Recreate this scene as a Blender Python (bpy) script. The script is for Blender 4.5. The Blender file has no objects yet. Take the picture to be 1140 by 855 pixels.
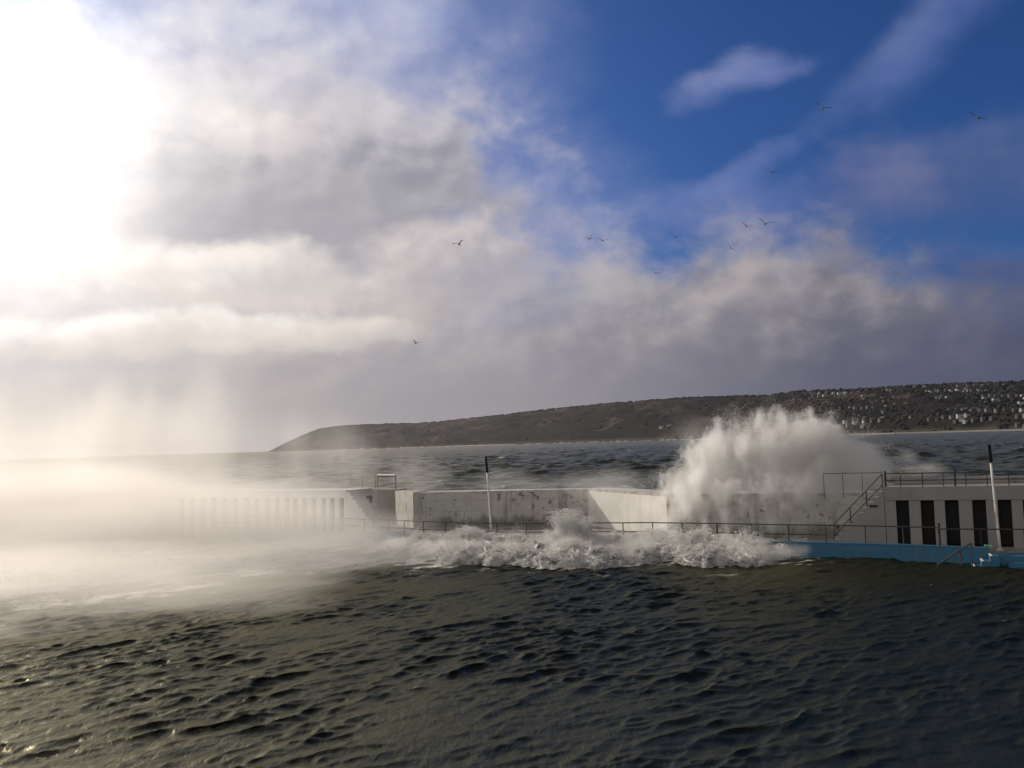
import bpy, bmesh, math, random
import numpy as np
from mathutils import Vector, Matrix, Euler

random.seed(7)
rng = np.random.default_rng(11)
scene = bpy.context.scene
COL = scene.collection
R = math.radians

# ------------------------------------------------------------------ camera
F, W0, H0 = 1075.0, 1140.0, 855.0
CAMZ = 5.15
PITCH, ROLL = R(3.50), R(1.78)
_r0 = np.array([1.0, 0, 0]); _f = np.array([0, math.cos(PITCH), math.sin(PITCH)])
_u0 = np.array([0, -math.sin(PITCH), math.cos(PITCH)])
_r = math.cos(ROLL) * _r0 - math.sin(ROLL) * _u0
_u = math.sin(ROLL) * _r0 + math.cos(ROLL) * _u0
CAM = np.array([0, 0, CAMZ])

def ray(px, py):
    d = _f + (px - W0 / 2) / F * _r - (py - H0 / 2) / F * _u
    return d / np.linalg.norm(d)

def at_z(px, py, z):
    d = ray(px, py)
    return CAM + d * ((z - CAMZ) / d[2])

def at_y(px, py, y):
    d = ray(px, py)
    return CAM + d * (y / d[1])

def azel(px, py):
    d = ray(px, py)
    return math.degrees(math.atan2(d[0], d[1])), math.degrees(math.asin(d[2]))

cam_d = bpy.data.cameras.new('camera')
cam = bpy.data.objects.new('camera', cam_d); COL.objects.link(cam)
cam.matrix_world = Matrix(((_r[0], _u[0], -_f[0], 0), (_r[1], _u[1], -_f[1], 0), (_r[2], _u[2], -_f[2], CAMZ), (0, 0, 0, 1)))
cam_d.sensor_width = 36.0; cam_d.lens = 36.0 * F / W0
cam_d.clip_start = 0.1; cam_d.clip_end = 30000
scene.camera = cam

# ------------------------------------------------------------------ small helpers
def lin(c):
    return tuple(((v / 255) / 12.92 if v / 255 <= 0.04045 else ((v / 255 + 0.055) / 1.055) ** 2.4) for v in c)

class G:
    """tiny node-expression builder"""
    def __init__(s, tree): s.t = tree
    def node(s, typ, ins=None, **kw):
        n = s.t.nodes.new(typ)
        for k, v in kw.items(): setattr(n, k, v)
        for k, v in (ins or {}).items():
            sock = n.inputs[k]
            if isinstance(v, bpy.types.NodeSocket): s.t.links.new(v, sock)
            else: sock.default_value = v
        return n
    def m(s, op, a, b=0.0, c=None, clamp=False):
        ins = {0: a, 1: b}
        if c is not None: ins[2] = c
        return s.node('ShaderNodeMath', ins, operation=op, use_clamp=clamp).outputs[0]
    def add(s, a, b): return s.m('ADD', a, b)
    def sub(s, a, b): return s.m('SUBTRACT', a, b)
    def mul(s, a, b): return s.m('MULTIPLY', a, b)
    def mad(s, a, b, c): return s.m('MULTIPLY_ADD', a, b, c)
    def smooth(s, x, lo, hi, a=0.0, b=1.0):
        n = s.node('ShaderNodeMapRange', {0: x, 1: lo, 2: hi, 3: a, 4: b}, interpolation_type='SMOOTHSTEP')
        return n.outputs[0]
    def lerp(s, x, lo, hi, a=0.0, b=1.0):
        return s.node('ShaderNodeMapRange', {0: x, 1: lo, 2: hi, 3: a, 4: b}).outputs[0]
    def vm(s, op, a, b=(0, 0, 0), out=0):
        return s.node('ShaderNodeVectorMath', {0: a, 1: b}, operation=op).outputs[out]
    def xyz(s, v):
        n = s.node('ShaderNodeSeparateXYZ', {0: v}); return n.outputs[0], n.outputs[1], n.outputs[2]
    def comb(s, x, y, z): return s.node('ShaderNodeCombineXYZ', {0: x, 1: y, 2: z}).outputs[0]
    def mix(s, f, a, b, blend='MIX'):
        n = s.node('ShaderNodeMix', data_type='RGBA', blend_type=blend)
        for i, v in ((0, f), (6, a), (7, b)):
            if isinstance(v, bpy.types.NodeSocket): s.t.links.new(v, n.inputs[i])
            else:
                if i and len(v) == 3: v = (*v, 1)
                n.inputs[i].default_value = v
        return n.outputs[2]
    def noise(s, vec, scale, detail=4.0, rough=0.55, dist=0.0, out='Fac'):
        return s.node('ShaderNodeTexNoise', {'Vector': vec, 'Scale': scale, 'Detail': detail, 'Roughness': rough, 'Distortion': dist}).outputs[out]

def new_mat(name):
    m = bpy.data.materials.new(name); m.use_nodes = True
    m.node_tree.nodes.clear()
    g = G(m.node_tree)
    out = m.node_tree.nodes.new('ShaderNodeOutputMaterial')
    return m, g, out

def paint(name, base, dirt=None, scale=2.0, rough=0.7, lo=0.5, hi=0.7, bump=0.3, metal=0.0, streak=True):
    """painted / weathered surface: base colour broken up with stains and fine bump"""
    m, g, out = new_mat(name)
    pos = g.node('ShaderNodeNewGeometry').outputs['Position']
    n1 = g.noise(pos, scale, 6, 0.62)
    col = g.mix(g.lerp(n1, 0.3, 0.7), [c * 0.86 for c in base], [min(1, c * 1.06) for c in base])
    if dirt is not None:
        v = g.vm('MULTIPLY', pos, (1.6, 1.6, 0.35 if streak else 1.6))
        n2 = g.noise(v, scale * 0.9, 7, 0.68)
        col = g.mix(g.smooth(n2, lo, hi), col, dirt)
    bs = g.node('ShaderNodeBsdfPrincipled', {'Base Color': col, 'Roughness': rough, 'Metallic': metal})
    if bump:
        b = g.node('ShaderNodeBump', {'Height': g.noise(pos, scale * 9, 5, 0.6), 'Strength': bump, 'Distance': 0.02})
        m.node_tree.links.new(b.outputs[0], bs.inputs['Normal'])
    m.node_tree.links.new(bs.outputs[0], out.inputs[0])
    return m

class MB:
    """collects simple solids and links them as ONE mesh object"""
    def __init__(s): s.bm = bmesh.new()
    def prism(s, pts, z0, z1):
        """closed prism over ground polygon pts [(x,y)]"""
        b = [s.bm.verts.new((p[0], p[1], z0)) for p in pts]
        t = [s.bm.verts.new((p[0], p[1], z1)) for p in pts]
        n = len(pts)
        s.bm.faces.new(b[::-1]); s.bm.faces.new(t)
        for i in range(n):
            s.bm.faces.new((b[i], b[(i + 1) % n], t[(i + 1) % n], t[i]))
        return s
    def profile(s, org, ax, pts, n, depth):
        """extrude the outline pts [(along, z)] lying in the vertical plane through org along ax, by depth along n"""
        o = Vector((org[0], org[1], 0)); a = Vector((ax[0], ax[1], 0)); nn = Vector((n[0], n[1], 0)) * depth
        f = [s.bm.verts.new(o + a * p[0] + Vector((0, 0, p[1]))) for p in pts]
        k = [s.bm.verts.new(v.co + nn) for v in f]
        c = len(pts)
        s.bm.faces.new(f); s.bm.faces.new(k[::-1])
        for i in range(c):
            s.bm.faces.new((f[i], k[i], k[(i + 1) % c], f[(i + 1) % c]))
        return s
    def box(s, org, ax, n, a0, a1, d0, d1, z0, z1):
        P = lambda a, d: (org[0] + ax[0] * a + n[0] * d, org[1] + ax[1] * a + n[1] * d)
        return s.prism([P(a0, d0), P(a1, d0), P(a1, d1), P(a0, d1)], z0, z1)
    def tube(s, pts, r, seg=8):
        rings = []
        pts = [Vector(p) for p in pts]
        rs = r if isinstance(r, (list, tuple)) else [r] * len(pts)
        for i, p in enumerate(pts):
            t = (pts[min(i + 1, len(pts) - 1)] - pts[max(i - 1, 0)]).normalized()
            h = Vector((0, 0, 1)) if abs(t.z) < 0.9 else Vector((1, 0, 0))
            x = t.cross(h).normalized(); y = t.cross(x).normalized()
            rings.append([s.bm.verts.new(p + (x * math.cos(2 * math.pi * k / seg) + y * math.sin(2 * math.pi * k / seg)) * rs[i]) for k in range(seg)])
        for a, b in zip(rings, rings[1:]):
            for k in range(seg):
                s.bm.faces.new((a[k], a[(k + 1) % seg], b[(k + 1) % seg], b[k]))
        s.bm.faces.new(rings[0][::-1]); s.bm.faces.new(rings[-1])
        return s
    def build(s, name, mat, parent=None, bevel=0.0, smooth=False):
        bmesh.ops.recalc_face_normals(s.bm, faces=s.bm.faces)
        if bevel:
            bmesh.ops.bevel(s.bm, geom=list(s.bm.edges), offset=bevel, segments=2, affect='EDGES', clamp_overlap=True)
        me = bpy.data.meshes.new(name); s.bm.to_mesh(me); s.bm.free()
        if smooth:
            for p in me.polygons: p.use_smooth = True
        me.materials.append(mat)
        o = bpy.data.objects.new(name, me); COL.objects.link(o)
        if parent: 
            o.parent = parent; o.matrix_parent_inverse = Matrix.Translation(parent.location).inverted()
        return o

def tag(o, label, cat=None, group=None, kind=None):
    o['label'] = label
    if cat: o['category'] = cat
    if group: o['group'] = group
    if kind: o['kind'] = kind
    return o

def empty(name, loc, label, cat, group=None):
    o = bpy.data.objects.new(name, None); COL.objects.link(o)
    o.location = loc; o.empty_display_size = 0.2
    return tag(o, label, cat, group)

def np_mesh(name, verts, faces, mat, smooth=False, attrs=None):
    """verts (n,3); faces (m,k) all of one size"""
    me = bpy.data.meshes.new(name)
    n, m, k = len(verts), len(faces), faces.shape[1]
    me.vertices.add(n); me.vertices.foreach_set('co', np.ascontiguousarray(verts, dtype=np.float32).ravel())
    me.loops.add(m * k); me.loops.foreach_set('vertex_index', np.ascontiguousarray(faces, dtype=np.int32).ravel())
    me.polygons.add(m); me.polygons.foreach_set('loop_start', np.arange(0, m * k, k, dtype=np.int32))
    try: me.polygons.foreach_set('loop_total', np.full(m, k, dtype=np.int32))
    except Exception: pass
    if smooth: me.polygons.foreach_set('use_smooth', np.ones(m, dtype=bool))
    for an, av in (attrs or {}).items():
        a = me.attributes.new(an, 'FLOAT', 'POINT'); a.data.foreach_set('value', np.asarray(av, dtype=np.float32))
    me.update(calc_edges=True)
    me.materials.append(mat)
    o = bpy.data.objects.new(name, me); COL.objects.link(o)
    return o

def grid_faces(nu, nv):
    i = np.arange(nu * nv).reshape(nu, nv)
    return np.stack([i[:-1, :-1], i[1:, :-1], i[1:, 1:], i[:-1, 1:]], -1).reshape(-1, 4)

def rand_field(n, beta, seed, kmin=1, kmax=None):
    r = np.random.default_rng(seed)
    k = np.fft.fftfreq(n) * n
    kk = np.hypot(*np.meshgrid(k, k)); kk[0, 0] = 1
    amp = kk ** (-beta / 2); amp[kk < kmin] = 0
    if kmax: amp *= np.exp(-(kk / kmax) ** 4)
    f = np.fft.ifft2(np.fft.fft2(r.standard_normal((n, n))) * amp).real
    return (f - f.mean()) / f.std()

def samp(f, u, v):
    """bilinear periodic sample, u,v in periods"""
    n, k = f.shape
    x = (np.asarray(u) % 1.0) * n; y = (np.asarray(v) % 1.0) * k
    i = np.floor(x).astype(int); j = np.floor(y).astype(int); a = x - i; b = y - j
    i0, i1, j0, j1 = i % n, (i + 1) % n, j % k, (j + 1) % k
    return (f[i0, j0] * (1 - a) * (1 - b) + f[i1, j0] * a * (1 - b) + f[i0, j1] * (1 - a) * b + f[i1, j1] * a * b)

NF = [rand_field(256, 2.6, 100 + i, 2, 110) for i in range(6)]

# ------------------------------------------------------------------ sun + world
SUN_AZ, SUN_EL = -45.0, 24.0
sd = np.array([math.sin(R(SUN_AZ)) * math.cos(R(SUN_EL)), math.cos(R(SUN_AZ)) * math.cos(R(SUN_EL)), math.sin(R(SUN_EL))])
sl = bpy.data.lights.new('sun', 'SUN'); sl.energy = 3.8; sl.angle = R(0.5); sl.color = (1.0, 0.885, 0.73)
so = bpy.data.objects.new('sun', sl); COL.objects.link(so)
so.rotation_euler = Vector((-sd[0], -sd[1], -sd[2])).to_track_quat('-Z', 'Y').to_euler()

world = bpy.data.worlds.new('World'); scene.world = world; world.use_nodes = True
wt = world.node_tree; wt.nodes.clear(); g = G(wt)
WS = 0.1
sky = wt.nodes.new('ShaderNodeTexSky'); sky.sky_type = 'NISHITA'; sky.sun_disc = False
sky.sun_elevation = R(SUN_EL); sky.sun_rotation = R(SUN_AZ); sky.altitude = 0; sky.air_density = 1.0; sky.dust_density = 0.6; sky.ozone_density = 2.0
dirv = wt.nodes.new('ShaderNodeTexCoord').outputs['Generated']
dx, dy, dz = g.xyz(dirv)
az = g.mul(g.m('ARCTAN2', dx, dy), 57.29578)
el = g.mul(g.m('ARCSINE', dz), 57.29578)
pos2 = g.comb(az, g.mul(el, 1.35), 0.0)
wn = g.node('ShaderNodeTexNoise', {'Vector': pos2, 'Scale': 0.13, 'Detail': 3.0, 'Roughness': 0.5}).outputs['Color']
wx, wy, _ = g.xyz(wn)
azw = g.mad(g.sub(wx, 0.5), 5.0, az)
elw = g.mad(g.sub(wy, 0.5), 2.6, el)
n_det = g.noise(pos2, 0.25, 10, 0.56, 0.15)
n_det0 = g.sub(n_det, 0.5)
# lit-side detail: the same noise sampled a little towards the sun
n_rel = g.noise(pos2, 0.20, 5, 0.5, 0.15)
n_off = g.noise(g.vm('ADD', pos2, (-0.8, 0.8, 0)), 0.20, 5, 0.5, 0.15)
relief = g.mul(g.sub(n_rel, n_off), 1.5)

base = g.mix(1.0, sky.outputs[0], (0.21, 0.375, 0.72), 'MULTIPLY')
# deeper away from the sun
base = g.mix(g.smooth(az, -16, 22), base, g.mix(1.0, base, (0.62, 0.72, 0.80), 'MULTIPLY'))
S10 = 1.0 / WS
def colr(c): return tuple(v * S10 for v in lin(c))

def cloud(col, px, py, rx, ry, rot, lit, shade, alpha=1.0, soft=0.55, rough=1.0, tilt=(-0.55, 0.83), bias=0.0):
    a, e = azel(px, py); k = 57.3 / F
    rx *= k; ry *= k; c, s = math.cos(R(rot)), math.sin(R(rot))
    u = g.sub(azw, a); v = g.sub(elw, e)
    lu = g.mul(g.mad(u, c, g.mul(v, s)), 1 / rx)
    lv = g.mul(g.mad(v, c, g.mul(u, -s)), 1 / ry)
    rr = g.m('SQRT', g.mad(lu, lu, g.mul(lv, lv)))
    dens = g.mad(n_det0, 1.5 * rough, g.sub(1.0, rr))
    al = g.mul(g.smooth(dens, -soft * 0.5, soft), alpha)
    t = g.mad(lu, tilt[0] * 0.5, g.mad(lv, tilt[1] * 0.5, g.add(relief, 0.40 + bias)))
    cc = g.mix(g.smooth(t, 0.1, 0.95), colr(shade), colr(lit))
    return g.mix(al, col, cc)

C = base
# thin high veils around and left of the blue gap
C = cloud(C, 330, 40, 260, 110, 0, (206, 208, 226), (160, 167, 204), 0.85, 1.1, 0.45)
C = cloud(C, 190, 330, 420, 240, 0, (238, 230, 225), (208, 201, 202), 0.96, 0.6, 0.7)
C = cloud(C, 420, 340, 300, 150, 0, (196, 192, 196), (170, 168, 178), 0.9, 0.7, 0.7)
C = cloud(C, 440, 25, 70, 40, 10, (186, 192, 218), (156, 166, 206), 0.7, 0.8, 0.6)
C = cloud(C, 520, 220, 190, 110, -20, (164, 168, 200), (132, 142, 188), 0.75, 1.1, 0.4)
C = cloud(C, 250, 120, 260, 110, 0, (232, 227, 228), (194, 190, 200), 0.9, 0.9, 0.6)
# wisps on the right
C = cloud(C, 822, 84, 62, 20, 10, (150, 158, 196), (118, 132, 184), 0.72, 0.8)
C = cloud(C, 1035, 34, 125, 34, 28, (124, 138, 182), (96, 114, 170), 0.6, 0.9, 0.8)
C = cloud(C, 830, 186, 62, 14, 18, (140, 150, 192), (112, 128, 182), 0.42, 0.8, 0.8)
C = cloud(C, 800, 232, 100, 34, 0, (126, 138, 186), (106, 122, 176), 0.55, 0.9)
C = cloud(C, 1090, 200, 170, 58, 6, (106, 116, 154), (72, 92, 140), 0.7, 0.9)
C = cloud(C, 975, 215, 80, 36, -14, (124, 124, 158), (98, 106, 150), 0.6, 0.9)
C = cloud(C, 1080, 300, 120, 26, -8, (86, 104, 150), (66, 86, 138), 0.6, 0.9)
# grey mass over the left half
C = cloud(C, 300, 190, 240, 90, 0, (222, 216, 216), (160, 156, 164), 0.95, 0.7)
C = cloud(C, 400, 215, 190, 62, -8, (190, 186, 190), (156, 154, 163), 0.95, 0.6)
C = cloud(C, 455, 165, 105, 52, -12, (206, 201, 206), (146, 145, 157), 0.9, 0.6)
C = cloud(C, 330, 262, 190, 46, -5, (176, 172, 178), (156, 154, 164), 0.8, 0.8)
# low bank, right to left
C = cloud(C, 1090, 420, 260, 95, 0, (96, 97, 118), (74, 78, 102), 0.95, 0.6)
C = cloud(C, 980, 390, 170, 82, -22, (126, 124, 138), (82, 86, 109), 0.95, 0.65, 0.7)
C = cloud(C, 850, 365, 180, 110, -6, (176, 168, 170), (106, 106, 121), 1.0, 0.55, 0.8)
C = cloud(C, 640, 392, 220, 105, 0, (190, 182, 180), (132, 130, 141), 1.0, 0.65, 0.8)
C = cloud(C, 500, 290, 110, 48, 0, (222, 212, 208), (168, 164, 172), 0.9, 0.5)
C = cloud(C, 430, 410, 230, 90, 0, (208, 198, 192), (160, 156, 164), 0.95, 0.7)
C = cloud(C, 590, 350, 90, 30, 10, (150, 152, 172), (132, 136, 160), 0.6, 0.8)
# sun-lit tops on the left
C = cloud(C, 230, 312, 170, 44, -6, (255, 248, 240), (222, 212, 206), 0.95, 0.5)
C = cloud(C, 310, 300, 75, 42, 0, (246, 238, 230), (206, 198, 196), 0.9, 0.45)
C = cloud(C, 180, 372, 210, 24, 0, (255, 250, 244), (226, 216, 208), 0.95, 0.4)
C = cloud(C, 405, 374, 70, 15, 0, (232, 222, 214), (206, 198, 194), 0.9, 0.5)
C = cloud(C, 290, 145, 70, 26, 0, (244, 236, 232), (214, 206, 208), 0.8, 0.5)
# grey veil right above the horizon
low = g.smooth(g.mad(n_det0, 5.0, el), 7.5, 1.0)
lowc = g.mix(g.smooth(az, -26, -4), colr((206, 197, 189)), colr((152, 148, 154)))
lowc = g.mix(g.smooth(az, -4, 24), lowc, colr((82, 85, 108)))
C = g.mix(g.mul(low, 0.97), C, lowc)
# unseen sky, invented: dark cloud overhead to darken the water, thinner towards the sun
hi = g.smooth(g.mad(n_det0, 14.0, el), 26, 37)
hic = g.mix(g.smooth(az, -40, 2), colr((135, 132, 132)), colr((15, 16, 16)))
C = g.mix(g.mul(hi, 0.9), C, hic)
aaz = g.m('ABSOLUTE', az)
side = g.smooth(aaz, 45, 80)
C = g.mix(g.mul(side, 0.9), C, g.mix(g.smooth(az, -70, 40), colr((170, 165, 160)), colr((26, 27, 31))))  # unseen side sky, added: bright on the left, dark on the right
backc = g.mix(g.smooth(dx, -0.5, 0.6), colr((226, 220, 214)), colr((112, 112, 120)))  # unseen bright cloud bank added behind the camera to fill foam and walls
C = g.mix(g.mul(g.mul(g.smooth(aaz, 85, 125), g.smooth(el, 78, 55)), g.mad(n_det0, 0.8, 0.9)), C, backc)
# glow of the veiled sun
ga, ge = azel(20, 120)
sdv = g.vm('DOT_PRODUCT', dirv, tuple(np.array([math.sin(R(ga)) * math.cos(R(ge)), math.cos(R(ga)) * math.cos(R(ge)), math.sin(R(ge))])), out=1)
ang = g.mul(g.m('ARCCOSINE', g.m('MINIMUM', sdv, 0.99999)), 57.29578)
ga2, ge2 = azel(-10, 250)
e2 = g.m('SQRT', g.mad(g.mul(g.sub(az, ga2), 1 / 7.0), g.mul(g.sub(az, ga2), 1 / 7.0), g.m('POWER', g.mul(g.sub(el, ge2), 1 / 12.0), 2.0)))
glow = g.add(g.mul(g.m('EXPONENT', g.mul(g.m('POWER', g.mul(ang, 1 / 6.2), 2.0), -1.0)), 0.72),
             g.add(g.mul(g.m('EXPONENT', g.mul(g.mul(ang, 1 / 8.0), -1.0)), 0.27),
                   g.mul(g.m('EXPONENT', g.mul(g.m('POWER', e2, 2.0), -1.0)), 0.40)))
glow = g.mul(g.mul(glow, g.mad(n_det0, 0.9, 0.85)), g.smooth(el, 2.0, 13.0, 0.0, 1.0))
C = g.mix(1.0, C, g.vm('SCALE', (1.0 * S10, 0.93 * S10, 0.84 * S10), (0, 0, 0)), 'ADD') if False else C
gl = g.node('ShaderNodeVectorMath', {0: (1.0 * S10, 0.955 * S10, 0.88 * S10), 'Scale': glow}, operation='SCALE').outputs[0]
C = g.mix(1.0, C, gl, 'ADD')
bg = g.node('ShaderNodeBackground', {'Color': C, 'Strength': WS})
wo = wt.nodes.new('ShaderNodeOutputWorld'); wt.links.new(bg.outputs[0], wo.inputs[0])

# ------------------------------------------------------------------ air
def volume_mat(name, dens_fn, color, aniso, step=0.25):
    m, g, out = new_mat(name)
    pos = g.node('ShaderNodeNewGeometry').outputs['Position']
    d = dens_fn(g, pos)
    v = g.node('ShaderNodeVolumePrincipled', {'Color': (*color, 1), 'Density': d, 'Anisotropy': aniso})
    m.node_tree.links.new(v.outputs[0], out.inputs['Volume'])
    m.cycles.volume_step_rate = step
    return m

hm, g, out = new_mat('haze_air')
v = g.node('ShaderNodeVolumePrincipled', {'Color': (0.92, 0.90, 0.94, 1), 'Density': 0.000032, 'Anisotropy': 0.8})
hm.node_tree.links.new(v.outputs[0], out.inputs['Volume'])
hz = MB().prism([(-9000, -300), (9000, -300), (9000, 9000), (-9000, 9000)], -8, 190).build('haze', hm)
tag(hz, 'thin pale sea haze over the bay and far headland', 'haze', kind='stuff')

WIND = np.array([0.63, -0.78])

def spray_cloud(name, label, blobs, dens, nscale, aniso=0.45, color=(0.985, 0.98, 0.975), thr=0.15, k=1.3, step=0.2, stretch=(0.45, 1.0, 1.0), sdir=None, hullk=1.0, floor=None, detail=5):
    """blobs: (x,y,z, rx,ry,rz, weight[, yaw deg]) soft ellipsoids; hull is a lumpy star-shaped skin round them"""
    B = [tuple(b) + ((0.0,) if len(b) == 7 else ()) for b in blobs]
    def fn(g, pos):
        tot = None
        a = math.atan2(WIND[1], WIND[0]) if sdir is None else R(sdir)
        rp = g.node('ShaderNodeMapping', {'Vector': pos, 'Rotation': (0, 0, -a), 'Scale': (1, 1, 1)}, vector_type='POINT').outputs[0]
        rp = g.vm('MULTIPLY', rp, stretch)
        wv = g.node('ShaderNodeTexNoise', {'Vector': rp, 'Scale': nscale * 0.5, 'Detail': 3.0}).outputs['Color']
        wp = g.vm('ADD', pos, g.vm('MULTIPLY', g.vm('SUBTRACT', wv, (0.5, 0.5, 0.5)), (1.2 / nscale * 0.6,) * 3))
        for (x, y, z, rx, ry, rz, w, yaw) in B:
            q = g.vm('SUBTRACT', wp, (x, y, z))
            if yaw:
                q = g.node('ShaderNodeMapping', {'Vector': q, 'Rotation': (0, 0, -R(yaw))}, vector_type='POINT').outputs[0]
            q = g.vm('MULTIPLY', q, (1 / rx, 1 / ry, 1 / rz))
            d2 = g.vm('DOT_PRODUCT', q, q, out=1)
            e = g.m('MAXIMUM', g.sub(1.0, d2), 0.0)
            e = g.mul(e, w)
            tot = e if tot is None else g.m('SMOOTH_MAX', tot, e, 0.25)
        n = g.noise(rp, nscale, detail, 0.62)
        f = g.mad(g.sub(n, 0.5), k, g.sub(g.m('MINIMUM', tot, 1.0), thr))
        return g.mul(g.m('MULTIPLY', g.m('MINIMUM', g.m('MAXIMUM', f, 0.0), 1.0), g.smooth(tot, 0.0, 0.25)), dens)
    m = volume_mat(name + '_spray', fn, color, aniso, step)
    ww = np.array([b[6] for b in B]); cc = np.array([b[:3] for b in B])
    ctr = (cc * ww[:, None]).sum(0) / ww.sum()
    nu, nv = 64, 40
    th = np.linspace(0, 2 * math.pi, nu, endpoint=False); ph = np.linspace(0, math.pi, nv)
    T, P = np.meshgrid(th, ph, indexing='ij')
    D = np.stack([np.cos(T) * np.sin(P), np.sin(T) * np.sin(P), np.cos(P)], -1).reshape(-1, 3)
    rad = np.full(len(D), 0.05)
    for (x, y, z, rx, ry, rz, w, yaw) in B:
        c_, s_ = math.cos(R(-yaw)), math.sin(R(-yaw))
        rot = np.array([[c_, -s_, 0], [s_, c_, 0], [0, 0, 1]])
        sc = 1 / (np.array([rx, ry, rz]) * hullk)
        o = rot @ (ctr - np.array([x, y, z])) * sc; d = (D @ rot.T) * sc
        a = (d * d).sum(1); b = (d * o).sum(1); c = (o * o).sum() - 1
        disc = b * b - a * c
        t = np.where(disc > 0, (-b + np.sqrt(np.maximum(disc, 0))) / a, 0)
        rad = np.maximum(rad, t)
    V = ctr + D * rad[:, None]
    if floor is not None: V[:, 2] = np.maximum(V[:, 2], floor)
    i = np.arange(nu * nv).reshape(nu, nv); j = np.roll(i, -1, 0)
    fc = np.stack([i[:, :-1], i[:, 1:], j[:, 1:], j[:, :-1]], -1).reshape(-1, 4)
    o = np_mesh(name, V, fc, m)
    bm = bmesh.new(); bm.from_mesh(o.data); bmesh.ops.remove_doubles(bm, verts=bm.verts, dist=1e-4)
    bmesh.ops.dissolve_degenerate(bm, edges=bm.edges, dist=1e-4)
    bmesh.ops.recalc_face_normals(bm, faces=bm.faces); bm.to_mesh(o.data); bm.free()
    tag(o, label, 'spray', kind='stuff')
    return o

#SECTION_WATER
# ------------------------------------------------------------------ water
def ocean_patch(n, L, peak, wdir, rms, spread, seed, cut, chop=1.0, tail=3.4):
    """periodic wind-wave patch: heights, horizontal displacement, fold (jacobian)"""
    r = np.random.default_rng(seed)
    k1 = np.fft.fftfreq(n, L / n) * 2 * math.pi
    KX, KY = np.meshgrid(k1, k1, indexing='ij'); K = np.hypot(KX, KY); K[0, 0] = 1e-6
    kp = 2 * math.pi / peak
    cosd = (KX * wdir[0] + KY * wdir[1]) / K
    S = (K / kp) ** (-tail) * np.exp(-1.25 * (kp / K) ** 2) / K * (np.where(cosd > 0, np.abs(cosd) ** spread, 0.03 * np.abs(cosd) ** spread)) * np.exp(-(K * cut / (2 * math.pi)) ** 2)
    S[0, 0] = 0
    h = (r.standard_normal((n, n)) + 1j * r.standard_normal((n, n))) * np.sqrt(S)
    H = np.fft.ifft2(h); sc = rms / H.real.std()
    h = h * sc; H = np.fft.ifft2(h).real
    Dx = np.fft.ifft2(1j * KX / K * h).real * chop; Dy = np.fft.ifft2(1j * KY / K * h).real * chop
    d = L / n
    gx = lambda a: (np.roll(a, -1, 0) - np.roll(a, 1, 0)) / (2 * d)
    gy = lambda a: (np.roll(a, -1, 1) - np.roll(a, 1, 1)) / (2 * d)
    J = (1 + gx(Dx)) * (1 + gy(Dy)) - gx(Dy) * gy(Dx)
    if np.corrcoef(J.ravel(), H.ravel())[0, 1] > 0:       # crests must pinch
        Dx, Dy = -Dx, -Dy
        J = (1 + gx(Dx)) * (1 + gy(Dy)) - gx(Dy) * gy(Dx)
    return H, Dx, Dy, J

def water_mat(name, base, foam_col, rough, bump_sc, bump_st, dist, spec=0.5, tint=(0.98, 0.93, 0.68)):
    m, g, out = new_mat(name)
    pos = g.node('ShaderNodeNewGeometry').outputs['Position']
    fo = g.node('ShaderNodeAttribute', attribute_name='foam').outputs['Fac']  # on the pool this also holds crest lines standing in for light
    n1 = g.noise(g.vm('MULTIPLY', pos, (1, 1, 1)), bump_sc * 1.7, 5, 0.65)
    fm = g.smooth(g.mad(g.sub(n1, 0.5), 0.9, fo), 0.36, 0.85)
    col = g.mix(fm, base, foam_col)
    rp = g.node('ShaderNodeMapping', {'Vector': pos, 'Rotation': (0, 0, -math.atan2(WIND[1], WIND[0])), 'Scale': (1.0, 0.45, 1.0)}).outputs[0]
    n2 = g.noise(rp, bump_sc, 6, 0.62, 0.3)
    b = g.node('ShaderNodeBump', {'Height': n2, 'Strength': bump_st, 'Distance': dist})
    df = g.node('ShaderNodeBsdfDiffuse', {'Color': col, 'Normal': b.outputs[0]})
    gl = g.node('ShaderNodeBsdfGlossy', {'Color': (*tint, 1), 'Roughness': rough, 'Normal': b.outputs[0]})
    fr = g.node('ShaderNodeFresnel', {'IOR': 1.333, 'Normal': b.outputs[0]}).outputs[0]
    mx = g.node('ShaderNodeMixShader', {0: g.mul(g.mul(fr, spec), g.sub(1.0, fm)), 1: df.outputs[0], 2: gl.outputs[0]})
    m.node_tree.links.new(mx.outputs[0], out.inputs[0])
    return m

# deck line: railing / pool edge, far left to right (metres)
def rail_pt(px, py): return at_z(px, py, 1.33)
RAIL_PX = [(-60, 566), (120, 571), (300, 575), (383, 577), (432, 578.5), (471.6, 580.4), (496, 581), (553, 582.6), (586, 582.8), (657.5, 582), (726.5, 581.6), (798, 582.6), (877.5, 584), (919, 584.4), (1000, 585.9), (1098, 588.4)]
EDGE = [rail_pt(*p)[:2] for p in RAIL_PX]
EX = np.array([e[0] for e in EDGE]); EY = np.array([e[1] for e in EDGE])
edge_y = lambda x: np.interp(x, EX, EY)

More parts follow.
